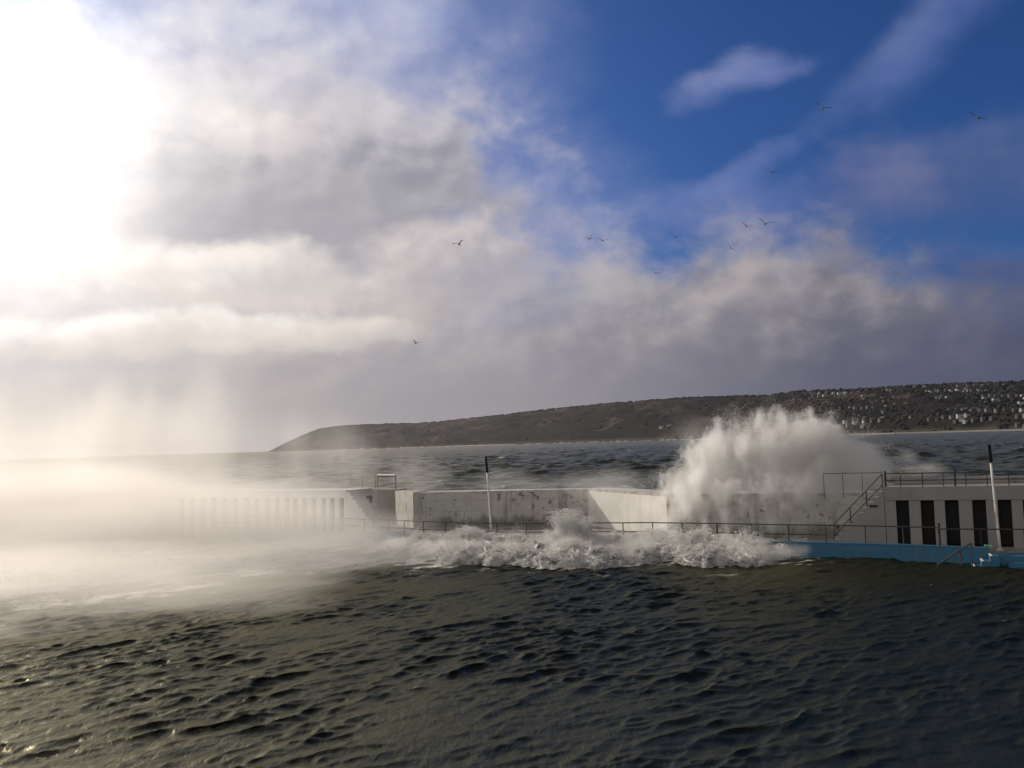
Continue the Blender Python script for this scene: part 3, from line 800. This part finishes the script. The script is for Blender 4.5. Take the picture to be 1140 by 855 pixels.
# bastion behind the left stair with its sun-facing end
P0 = at_y(383, 550, 63.6)[:2]; Pa = at_y(440, 552, 59.4)[:2]
bs_ = empty('bastion', (*Pa, 0), 'shaded grey bastion behind the left stairs, its end face sunlit', 'wall')
bast_m = paint('bastion_shaded_concrete', (0.27, 0.26, 0.25), (0.12, 0.11, 0.10), scale=1.1, rough=0.85, lo=0.5, hi=0.68)  # concrete darkened in colour so the front reads as shaded
bend_m = paint('bastion_sunlit_white', (0.70, 0.68, 0.64), (0.34, 0.30, 0.25), scale=2.2, rough=0.8, lo=0.5, hi=0.64)  # paler colour for the end face, painted to read as sunlit
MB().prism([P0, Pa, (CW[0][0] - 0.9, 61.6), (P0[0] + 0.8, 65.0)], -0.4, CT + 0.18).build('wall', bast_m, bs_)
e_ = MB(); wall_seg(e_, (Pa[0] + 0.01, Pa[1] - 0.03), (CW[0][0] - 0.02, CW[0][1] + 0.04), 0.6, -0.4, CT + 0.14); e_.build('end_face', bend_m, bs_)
q = []
fd = nrm2(Pa - P0); fn = np.array([-fd[1], fd[0]]); fn = fn if fn[1] > 0 else -fn
for px in (388, 402, 416, 419, 439):
    d = ray(px, 545)[:2]; m = np.array([[fd[0], -d[0]], [fd[1], -d[1]]]); t_ = np.linalg.solve(m, -P0)[0]
    p = P0 + fd * t_ + fn * 0.12; q.append((*p, CT + 0.15, CT + 1.02))
railing('bastion_railing', 'rusty railing with a pale top bar on the left bastion', q, [[(a[0], a[1], CT + 0.99) for a in q], [(a[0], a[1], CT + 0.58) for a in q]])
tag(MB().tube([(q[3][0], q[3][1], CT + 1.08), (q[4][0], q[4][1], CT + 1.08)], 0.06).build('timber_bar', grey_m), 'short white timber bar lying along the left bastion railing', 'bar')

# -- deck slab and pool edge
dl = [(e[0], e[1] - 0.10) for e in EDGE]
deckpoly = dl + [(21.5, 34.5), (26, 36), (22, 46), (8, 53), (4, 56), (-6, 60), (-20, 66), (-44, 78)]
# lower landing at the right end
kerb_i = len(EDGE) - 1
deck = MB(); deck.prism([(e[0], e[1] + 0.02) for e in EDGE] + [(EDGE[-1][0] + 0.4, EDGE[-1][1] + 0.55), (EDGE[-1][0] + 8, EDGE[-1][1] - 2.6), (30, 38), (22, 46), (8, 53), (4, 56), (-6, 60), (-20, 66), (-44, 82)], -1.5, DZ - 0.06)
dk = deck.build('deck', deck_m); tag(dk, 'wet concrete deck round the pool', 'deck', kind='structure')
kb = empty('pool_wall', (EDGE[-1][0], EDGE[-1][1], 0), 'turquoise blue painted pool edge under the railing', 'pool wall')
k_ = MB()
fr = [(e[0], e[1] - 0.16) for e in EDGE]; bk = [(e[0], e[1] + 0.16) for e in EDGE]
k_.prism(fr + bk[::-1], -1.2, 0.56); k_.build('wall', blue_m, kb)
k2 = MB(); k2.prism([(x, y - 0.03) for x, y in fr] + [(x, y + 0.03) for x, y in bk[::-1]], 0.562, 0.62)
k2.build('coping', blue_m, kb, bevel=0.01)
# steps and low landing at the right end
ex, ey = EDGE[-1]
stp = empty('pool_steps', (ex, ey, 0), 'blue pool steps with white and green worn nosing by handrail', 'steps')
ax3 = ax; nf = -nb
for i, z_ in enumerate((0.40, 0.20, 0.0)):
    a1 = 0.30 - 0.30 * i
    MB().box((ex, ey), ax3, nf, a1 - 0.30 + 0.002, a1, 0.18, 1.0, -1.0, z_).build('step', blue_m, stp)
    MB().box((ex, ey), ax3, nf, a1 - 0.305, a1 - 0.22, 0.185, 0.995, z_ + 0.003, z_ + 0.02).build('nosing', white_m, stp)
MB().box((ex, ey), ax3, nf, -0.10, 0.16, -0.15, 0.15, 0.625, 0.70).build('green_cap', green_m, stp)
ld_ = empty('landing', (ex, ey, 0), 'low blue landing at the right end of the pool edge', 'landing')
MB().box((ex, ey), ax3, nf, 0.31, 9.0, -0.5, 0.60, -1.2, 0.36).build('slab', blue_m, ld_)
MB().box((ex, ey), ax3, nf, 0.6, 9.0, 0.61, 1.0, -1.2, 0.16).build('ledge', blue_m, ld_)
def on_plane(px, py, org, a):
    d = ray(px, py); m = np.array([[a[0], -d[0]], [a[1], -d[1]]]); q_ = np.linalg.solve(m, -np.asarray(org)); return d * q_[1] + CAM
org_ = np.array([ex, ey]) + nf * 1.02
hs, hm_, he = (on_plane(px, py, org_, ax3) for px, py in ((1044, 629), (1069, 612.5), (1081, 604.5)))
railing('step_handrail', 'short sloping dark handrail down into the pool', [(*hs[:2], -0.6, hs[2]), (*hm_[:2], -0.3, hm_[2]), (*he[:2], -0.3, he[2])], [[tuple(hs), tuple(he)]], rr=0.03)

# pool railing
post_px = [406, 432.6, 450, 471.6, 496, 522, 553, 586, 621.5, 657.5, 693.5, 726.5, 760, 798, 836.7, 877.5, 919, 962.7, 1005, 1045, 1099]
pp = []
pre = [(-60, 0), (60, 0), (120, 0), (180, 0), (230, 0), (275, 0), (312, 0), (345, 0), (376, 0)]
for px in [a for a, _ in pre] + post_px:
    d = ray(px, 585)[:2]; k = d[0] / d[1]
    ysol = None
    for i in range(len(EDGE) - 1):
        e0, e1 = EDGE[i], EDGE[i + 1]
        den = (e1[0] - e0[0]) - k * (e1[1] - e0[1])
        t = (k * e0[1] - e0[0]) / den
        if -0.01 <= t <= 1.01: ysol = (e0[0] + t * (e1[0] - e0[0]), e0[1] + t * (e1[1] - e0[1]))
    if ysol is not None: pp.append(ysol)
posts = [(x, y, 0.55, 1.33) for x, y in pp]
posts[-1] = (posts[-1][0], posts[-1][1], 0.4, 1.5)
i9 = len(pre) + post_px.index(919)
railing('pool_railing', 'long iron railing with slim posts along the pool edge', posts,
        [[(x, y, 1.32) for x, y in pp], [(x, y, 0.92) for x, y in pp[:i9 + 1]]], rp=0.026, rr=0.024, thick=(len(posts) - 1,))
# rail end beyond the right post
q = [(posts[-1][0] + ax[0] * k, posts[-1][1] + ax[1] * k, 0.3, 1.25) for k in (0.0, 1.5, 3.0)]
q = [(a + nb[0] * 0.25, b + nb[1] * 0.25, c, d) for a, b, c, d in q]
railing('landing_railing', 'short iron railing beside the tall pole on the landing', q, [[(a[0], a[1], 1.24) for a in q]], rr=0.024)

# two tall poles
def pole(px0, py0, z0, px1, py1, frac, label):
    b = at_z(px0, py0, z0); t = at_y(px1, py1, b[1] - 0.1)
    root = empty('pole', tuple(b), label, 'pole', 'white poles on the deck')
    m1 = b + (t - b) * frac
    MB().tube([tuple(b + (t - b) * s) for s in np.linspace(0, frac, 6)], [0.06, 0.056, 0.052, 0.048, 0.044, 0.04], 12).build('shaft', grey_m, root, smooth=True)
    MB().tube([tuple(m1), tuple(m1 + (t - b) * 0.03), tuple(t)], [0.062, 0.07, 0.06], 12).build('top', dark_m, root, smooth=False)
    MB().tube([tuple(b + [0, 0, -0.05]), tuple(b + [0, 0, 0.06])], [0.16, 0.14], 12).build('base_plate', grey_m, root)
pole(547.2, 594.5, DZ - 0.06, 541, 508, 0.79, 'white pole with black tip standing in the foam before the sea wall')
pole(1113.5, 613, DZ - 0.10, 1101, 495, 0.83, 'tall white pole with black tip before the cabin doors')

#SECTION_SPRAY
# ------------------------------------------------------------------ white water
def droplets(name, P, S, mat, vel=None, seed=1):
    r = np.random.default_rng(seed); n = len(P)
    b = np.array([[1, 1, 1], [1, -1, -1], [-1, 1, -1], [-1, -1, 1]]) / 1.732
    q = r.standard_normal((n, 4)); q /= np.linalg.norm(q, axis=1)[:, None]
    w, x, y, z = q.T
    M = np.stack([1 - 2 * (y * y + z * z), 2 * (x * y - z * w), 2 * (x * z + y * w), 2 * (x * y + z * w), 1 - 2 * (x * x + z * z), 2 * (y * z - x * w), 2 * (x * z - y * w), 2 * (y * z + x * w), 1 - 2 * (x * x + y * y)], -1).reshape(n, 3, 3)
    V = np.einsum('nij,kj->nki', M, b) * S[:, None, None]
    if vel is not None:
        s = np.einsum('nki,ni->nk', V, vel); V = V + s[..., None] * vel[:, None, :] * 1.6
    V = V + P[:, None, :]
    f = np.array([[0, 1, 2], [0, 3, 1], [0, 2, 3], [1, 3, 2]])
    Fc = f[None] + (np.arange(n) * 4)[:, None, None]
    return np_mesh(name, V.reshape(-1, 3), Fc.reshape(-1, 3), mat)

# surf tumbling over the pool edge
FRONT = [(424, 606), (445, 618), (500, 627), (560, 627), (600, 629.5), (650, 632), (690, 628.5), (735, 623), (790, 629), (850, 628), (878, 620), (892, 612)]
fx = [at_z(px, py, 0.05)[:2] for px, py in FRONT]
ns, nt = 900, 130
s = np.linspace(0, 1, ns)
fpx = np.linspace(424, 892, ns)
fpy = np.interp(fpx, *zip(*FRONT)) + 1.2 * samp(NF[0], fpx / 170, 0.3 + 0 * fpx)
fr_ = np.array([at_z(a, b, 0.05)[:2] for a, b in zip(fpx, fpy)])
by_ = edge_y(fr_[:, 0]) + 2.2
t = np.linspace(0, 1, nt)
Xs = fr_[:, 0][:, None] + 0 * t[None]; 
Ys = fr_[:, 1][:, None] + (by_ - fr_[:, 1])[:, None] * t[None]
dist = (Ys - fr_[:, 1][:, None])
em = np.interp(fpx, [424, 450, 520, 600, 640, 655, 700, 760, 800, 860, 880, 892], [0.15, 0.7, 0.85, 0.8, 1.0, 1.05, 0.8, 0.95, 1.0, 0.95, 0.6, 0.15])[:, None]
h = (1 - np.exp(-dist / 0.9)) * 0.42 * em
kerb = np.exp(-((Ys - edge_y(Xs) + 0.6) / 0.9) ** 2) * 0.20 * em
rid = 1 - np.abs(samp(NF[1], Xs / 7.3, Ys / 7.3)) ; rid2 = 1 - np.abs(samp(NF[2], Xs / 2.9, Ys / 4.0)); fine = samp(NF[3], Xs / 3.4, Ys / 3.4); fin2 = samp(NF[4], Xs / 1.3, Ys / 1.3)
Hs = h + kerb + (rid * 0.07 + rid2 * 0.07 + fine * 0.06 + fin2 * 0.06) * (0.25 + em) * np.clip(dist / 0.4, 0, 1)
Hs = Hs + 0.0
tail = np.clip((1 - t) / 0.2, 0, 1)[None]
Hs = Hs * (0.35 + 0.65 * tail)
Xs = Xs + samp(NF[5], Xs / 2.2, Ys / 2.2 + Hs) * 0.12; Ys2 = Ys + samp(NF[0], Xs / 2.5, Ys / 2.5) * 0.12
V = np.stack([Xs, Ys2, np.maximum(Hs, 0.02)], -1)
bot = V[:, [0, -1], :].copy()
surf = np_mesh('surf', V.reshape(-1, 3), grid_faces(ns, nt), foam_m, True)
tag(surf, 'white foaming surf tumbling over the railing into the pool', 'surf', kind='stuff')

# droplets thrown up from that surf
n = 520000
ii = rng.integers(0, ns, n); jj = (rng.random(n) ** 1.2 * nt * 0.85).astype(int)
base_p = V[ii, jj]
cl_ = np.clip(samp(NF[1], base_p[:, 0] / 5.0, base_p[:, 1] / 5.0) + 0.5, 0.05, None)
up = rng.exponential(0.055, n) * cl_ * (0.4 + np.interp(fpx[ii], [424, 470, 892], [0.4, 1, 0.8]))
P = base_p + np.stack([up * 0.5 + rng.normal(0, .05, n), -up * 0.3 + rng.normal(0, .05, n), up], -1)
S_ = rng.uniform(0.008, 0.024, n)
# standing jets of the surf
J_ = []
for (px, hgt, wd) in ((645, 1.75, 0.5), (655, 1.2, 0.6), (632, 0.8, 0.5), (530, 0.75, 0.45), (516, 0.9, 0.3), (548, 0.5, 0.6), (740, 0.9, 0.7), (768, 0.7, 0.6), (700, 0.6, 0.8), (590, 0.5, 0.6), (462, 0.5, 0.5), (480, 0.45, 0.5), (820, 0.5, 0.8), (800, 0.8, 0.6)):
    i = int(np.interp(px, fpx, np.arange(ns))); c = np.array([fr_[i, 0], edge_y(fr_[i, 0]) - 0.7])
    m = int(11000 * hgt)
    for q in range(26):
        mm = m // 26; z = rng.random(mm) ** 0.8 * hgt * rng.uniform(0.45, 1.0); a = rng.normal(0, 0.35) ; b2 = rng.normal(-0.1, 0.3)
        sp = 0.03 + 0.10 * z
        J_.append(np.stack([c[0] + rng.normal(0, wd * 0.4) + a * z + rng.normal(0, 1, mm) * sp, c[1] + rng.normal(0, 0.3) + b2 * z + rng.normal(0, 1, mm) * sp, 0.35 + z], -1))
J_ = np.concatenate(J_)
P = np.concatenate([P, J_]); S_ = np.concatenate([S_, rng.uniform(0.008, 0.026, len(J_))])
so_ = droplets('surf_droplets', P, S_, foam_m, seed=4)
tag(so_, 'fine white droplets leaping off the surf along the railing', 'spray', kind='stuff')

# the great burst over the wall
def burst_jets():
    out_p = []
    n_j = 760
    for q in range(n_j):
        a = rng.random()
        x0 = 7.6 + 8.4 * a + rng.normal(0, 0.25); y0 = np.interp(x0, [7.4, 17], [47.6, 43.4]) + rng.uniform(0.2, 3.2)
        top = np.interp(a, [0, 0.12, 0.3, 0.5, 0.75, 0.9, 1.0], [1.4, 3.0, 4.6, 4.5, 4.4, 3.0, 1.2]) * min(1.12, rng.uniform(0.4, 0.92) + 0.2 * rng.random() ** 4)
        m = 420
        tt = rng.random(m) ** 0.65
        vx = rng.normal(-0.3 + 1.3 * a, 0.5); vy = rng.normal(-0.5, 0.5)
        z = top * (1 - (1 - tt) ** 2)
        sp = (0.02 + 0.11 * tt) * rng.uniform(0.6, 1.8)
        out_p.append(np.stack([x0 + vx * tt + 0.9 * tt ** 2 + rng.normal(0, 1, m) * sp, y0 + vy * tt + rng.normal(0, 1, m) * sp, CT - 0.4 + z + rng.normal(0, 1, m) * sp], -1))
    return np.concatenate(out_p)
P = burst_jets()
print('burst droplets', len(P))
bo = droplets('burst_droplets', P, np.clip(rng.lognormal(-5.0, 0.45, len(P)), 0.003, 0.024), foam_m, seed=6)
tag(bo, 'grainy white droplets of the big wave bursting over the sea wall', 'spray', kind='stuff')

P = []
for q in range(2600):
    u_ = rng.random(); x0 = -36 + 33 * u_; fy = np.interp(x0, [-40, -18.5, -12, -3], [31.5, 32.5, 37.5, 44])
    ww = np.interp(x0, [-19.4, -9.35, -3], [59.6, 54.1, 51.5]); k_ = 0.38 * rng.random()
    y0 = fy + (ww + 1.5 - fy) * k_; hz_ = rng.exponential(0.22 + 0.8 * k_) * (1.0 if x0 < -10 else 0.6)
    L_ = rng.uniform(0.8, 3.2); m = 60; tt = rng.random(m); a_ = R(rng.normal(24 if k_ < 0.6 else 8, 10)); sp = rng.uniform(0.02, 0.14)
    P.append(np.stack([x0 + (tt - .5) * L_ * math.cos(a_) + rng.normal(0, sp, m), y0 + (tt - .5) * L_ * math.sin(a_) + rng.normal(0, sp, m), np.maximum(0.03, hz_ + (tt - .5) * L_ * rng.normal(0.05, 0.12) + rng.normal(0, sp, m))], -1))
P = np.concatenate(P)
bd_ = droplets('drift_droplets', P, np.clip(rng.lognormal(-4.6, 0.4, len(P)), 0.004, 0.03), foam_m, seed=9)
tag(bd_, 'wind-torn streaks of white droplets driven over the left of the pool', 'spray', kind='stuff')

B = lambda px, py, Y: at_y(px, py, Y)
def bl(px, py, Y, rpx, rpz, ry, w, yaw=0):
    p = at_y(px, py, Y); k = Y / F
    return (p[0], p[1], p[2], rpx * k, ry, rpz * k, w, yaw)
spray_cloud('wave_burst', 'towering burst of white spray exploding over the sea wall', [
    bl(768, 550, 46.8, 38, 46, 1.8, 1.0), bl(800, 522, 47.2, 50, 48, 2.0, 1.1), bl(812, 500, 47.6, 34, 32, 1.6, 1.0), bl(852, 508, 46.6, 70, 50, 2.2, 1.1),
    bl(885, 500, 46.2, 62, 40, 2.0, 0.95), bl(918, 520, 45.2, 56, 36, 2.0, 0.85), bl(752, 574, 46.2, 28, 32, 1.2, 0.85),
    bl(790, 556, 45.4, 54, 30, 1.1, 0.85), bl(860, 552, 44.3, 70, 34, 1.2, 0.8), bl(905, 548, 43.5, 50, 34, 1.2, 0.7), bl(840, 580, 44.0, 90, 24, 0.8, 0.55), bl(865, 474, 47.5, 80, 24, 1.6, 0.6)],
    3.8, 1.5, aniso=0.5, thr=0.50, k=4.4, step=0.11, stretch=(0.85, 1, 0.45), detail=7)
spray_cloud('spray_tail', 'smooth curved tail of spray sweeping right over the wall from the burst', [
    bl(910, 497, 45.6, 52, 32, 1.5, 1.0), bl(940, 509, 45.0, 48, 30, 1.4, 1.0), bl(966, 523, 44.3, 34, 19, 1.2, 1.0), bl(930, 536, 44.4, 60, 26, 1.3, 0.8)],
    3.0, 0.9, aniso=0.5, thr=0.26, k=2.2, step=0.14, stretch=(0.3, 1.0, 1.0), sdir=-25)
spray_cloud('spray_plume', 'thin veil of spray trailing above the wave burst', [
    bl(790, 480, 52, 70, 24, 2.5, 0.7), bl(760, 455, 53, 34, 16, 2.0, 0.4), bl(850, 478, 52, 90, 22, 2.5, 0.6), bl(920, 500, 50, 60, 26, 2.0, 0.5)],
    0.22, 0.6, aniso=0.5, thr=0.34, k=2.4, step=0.25, stretch=(0.35, 1.0, 1.0), sdir=20)
spray_cloud('spray_wisp', 'thin wisp of spray rising behind the terrace railing', [
    bl(1012, 505, 47, 16, 22, 1.4, 0.7), bl(1035, 522, 46, 44, 14, 1.5, 0.8), bl(1005, 490, 48, 12, 14, 1.2, 0.5), bl(1070, 526, 45, 24, 8, 1.2, 0.5)],
    0.5, 0.7, aniso=0.45, thr=0.4, k=2.2, step=0.25)
# spray lying over the left half of the pool
spray_cloud('spray_bank', 'bright bank of drifting spray over the left side of the pool', [
    (-23, 51, 1.2, 16, 11, 4.8, 1.1, -28), (-15, 50.5, 1.1, 11, 7.5, 3.9, 1.1, -28), (-8.5, 50.5, 0.5, 6.5, 5, 2.0, 0.8, -20), (-19, 39.5, 0.3, 17, 10, 2.0, 1.1, -37), (-10.5, 45, 0.3, 10, 6, 1.7, 1.0, -35), (-26, 35, 0.3, 17, 10, 2.0, 1.1, -37),
    (-31, 53, 1.5, 16, 12, 5.5, 1.0, -28)],
    0.36, 0.5, aniso=0.5, color=(0.97, 0.952, 0.93), thr=0.40, k=3.2, step=0.16, stretch=(0.14, 1.0, 0.8), sdir=24, floor=-0.3, detail=6)
spray_cloud('spray_curtain', 'tall pale curtain of spray blowing above the left cabins', [
    (-27, 67, 4.0, 16, 6, 7.0, 1.0, -28), (-15, 63, 3.4, 11, 5, 5.2, 0.9, -28), (-20, 65, 6.0, 8, 4, 5.5, 0.7, -28), (-8.5, 62, 2.6, 6, 3.0, 2.8, 0.65, -20), (-35, 64, 5, 12, 6, 8.0, 0.9, -28)],
    0.15, 0.26, aniso=0.5, color=(0.96, 0.94, 0.92), thr=0.26, k=2.2, step=0.18, stretch=(1.0, 0.6, 0.3), sdir=0, floor=-0.3, detail=6)
_q = [at_z(px, py, 0.5) for px, py in ((440, 606), (500, 612), (560, 612), (620, 612), (650, 608), (700, 612), (750, 608), (800, 612), (850, 614))]
spray_cloud('surf_spray', 'low white spray hanging over the surf along the pool edge', [(p[0], p[1] + 0.3, 0.45, 2.9, 1.7, h_, 0.9, -22) for p, h_ in zip(_q, (0.6, 0.75, 0.7, 0.85, 1.2, 0.8, 0.95, 0.8, 0.6))],
    0.9, 0.9, aniso=0.45, thr=0.45, k=2.6, step=0.12, stretch=(0.7, 1.0, 0.6), floor=-0.1)
spray_cloud('spray_drift', 'faint drifting mist skimming the top of the central sea wall', [
    (0, 57, 2.4, 7, 2.0, 1.3, 0.8, -22), (5, 53.5, 2.4, 4, 3.0, 1.5, 1.0, -40), (-5, 59.5, 2.6, 4, 2, 1.4, 0.6, -22), (6.3, 48.0, 1.8, 1.6, 1.6, 1.6, 0.8, 0)],
    0.2, 0.4, aniso=0.5, thr=0.3, k=1.8, step=0.25)

#SECTION_GULLS
gull_m = paint('gull_feathers', (0.06, 0.058, 0.056), (0.02, 0.02, 0.02), scale=6, rough=0.8, bump=0, streak=False)
def gull(px, py, Y, heading, bank, flap, label):
    bm = bmesh.new()
    # body: lofted rings along +X
    rings = []
    for (x, r, z) in ((-0.30, 0.012, 0.01), (-0.22, 0.035, 0.0), (-0.08, 0.062, 0), (0.06, 0.066, 0), (0.16, 0.048, 0.012), (0.21, 0.036, 0.022), (0.25, 0.034, 0.024), (0.285, 0.016, 0.018), (0.325, 0.004, 0.012)):
        rings.append([bm.verts.new((x, math.cos(t) * r, z + math.sin(t) * r * 0.85)) for t in np.linspace(0, 2 * math.pi, 8, endpoint=False)])
    for a, b in zip(rings, rings[1:]):
        for k in range(8): bm.faces.new((a[k], a[(k + 1) % 8], b[(k + 1) % 8], b[k]))
    bm.faces.new(rings[0][::-1]); bm.faces.new(rings[-1])
    # tail fan
    tv = [bm.verts.new(q) for q in ((-0.26, -0.025, 0.012), (-0.26, 0.025, 0.012), (-0.40, 0.075, 0.01), (-0.42, 0, 0.012), (-0.40, -0.075, 0.01))]
    tl = [bm.verts.new((v.co.x, v.co.y, v.co.z - 0.01)) for v in tv]
    bm.faces.new(tv); bm.faces.new(tl[::-1])
    for k in range(5): bm.faces.new((tv[k], tl[k], tl[(k + 1) % 5], tv[(k + 1) % 5]))
    # wings: shoulder, wrist, tip; bent upwards then down
    for s in (-1, 1):
        sec = []
        for (y, x0, x1, z, th) in ((0.05, 0.12, -0.08, 0.02, 0.022), (0.22, 0.14, -0.07, 0.02 + 0.17 * flap, 0.018), (0.38, 0.15, -0.03, 0.02 + 0.27 * flap, 0.014), (0.55, 0.06, -0.06, 0.02 + 0.28 * flap, 0.010), (0.72, -0.08, -0.13, 0.02 + 0.22 * flap, 0.005)):
            sec.append([bm.verts.new((x, s * y, z + dz)) for x, dz in ((x0, 0), ((x0 + x1) / 2, th), (x1, 0), ((x0 + x1) / 2, -th * 0.4))])
        for a, b in zip(sec, sec[1:]):
            for k in range(4): bm.faces.new((a[k], a[(k + 1) % 4], b[(k + 1) % 4], b[k]))
        bm.faces.new(sec[0]); bm.faces.new(sec[-1])
    bmesh.ops.recalc_face_normals(bm, faces=bm.faces)
    me = bpy.data.meshes.new('seagull'); bm.to_mesh(me); bm.free(); me.materials.append(gull_m)
    o = bpy.data.objects.new('seagull', me); COL.objects.link(o)
    o.location = at_y(px, py, Y); o.rotation_euler = Euler((R(bank), R(-4), R(heading)), 'XYZ')
    tag(o, label, 'seagull', 'seagulls in flight')
gulls = [(511, 272, 95, 250, 14, .9, 'dark gull gliding before the grey cloud, alone left of the flock'),
         (657, 266, 100, 110, -25, 1.2, 'small gull, left one of a close pair over the central cloud'),
         (671, 268, 98, 100, 5, .6, 'small gull, right one of a close pair over the central cloud'),
         (730, 304, 105, 75, 22, .8, 'gull lowest over the middle of the cloud bank'),
         (751, 264, 90, 80, 20, .8, 'gull flying alone between the close pair and the three'),
         (813, 276, 90, 80, 48, .5, 'steeply banking gull just below the cluster of three'),
         (831, 252, 98, 95, 16, .9, 'small gull immediately left of the larger one at the cloud top'),
         (852, 249.5, 66, 85, 18, .9, 'large gull with spread wings at the bright top of the cloud'),
         (859, 192, 98, 80, 22, .7, 'gull over the blue sky next to the thin wisp'),
         (916, 121, 76, 85, 24, .9, 'highest gull, gliding in clear blue sky'),
         (1088, 132, 68, 80, 26, .7, 'gull farthest to the right in the blue sky'),
         (463, 382, 105, 70, 20, .8, 'lowest gull, over the pale clouds on the left')]
for a in gulls: gull(*a)

# ------------------------------------------------------------------ render settings
scene.render.engine = 'CYCLES'
cy = scene.cycles
cy.max_bounces = 12; cy.diffuse_bounces = 6; cy.glossy_bounces = 3; cy.transmission_bounces = 4; cy.transparent_max_bounces = 8
cy.volume_bounces = 6
cy.use_adaptive_sampling = True; cy.adaptive_threshold = 0.02; cy.volume_max_steps = 256; cy.volume_step_rate = 1.0
cy.use_denoising = True
try: cy.denoiser = 'OPENIMAGEDENOISE'
except Exception: pass
cy.sample_clamp_indirect = 4.0
vs_ = scene.view_settings
scene.display_settings.display_device = 'sRGB'
vs_.view_transform = 'Standard'; vs_.look = 'None'; vs_.exposure = 0.0; vs_.gamma = 1.0; vs_.use_curve_mapping = False
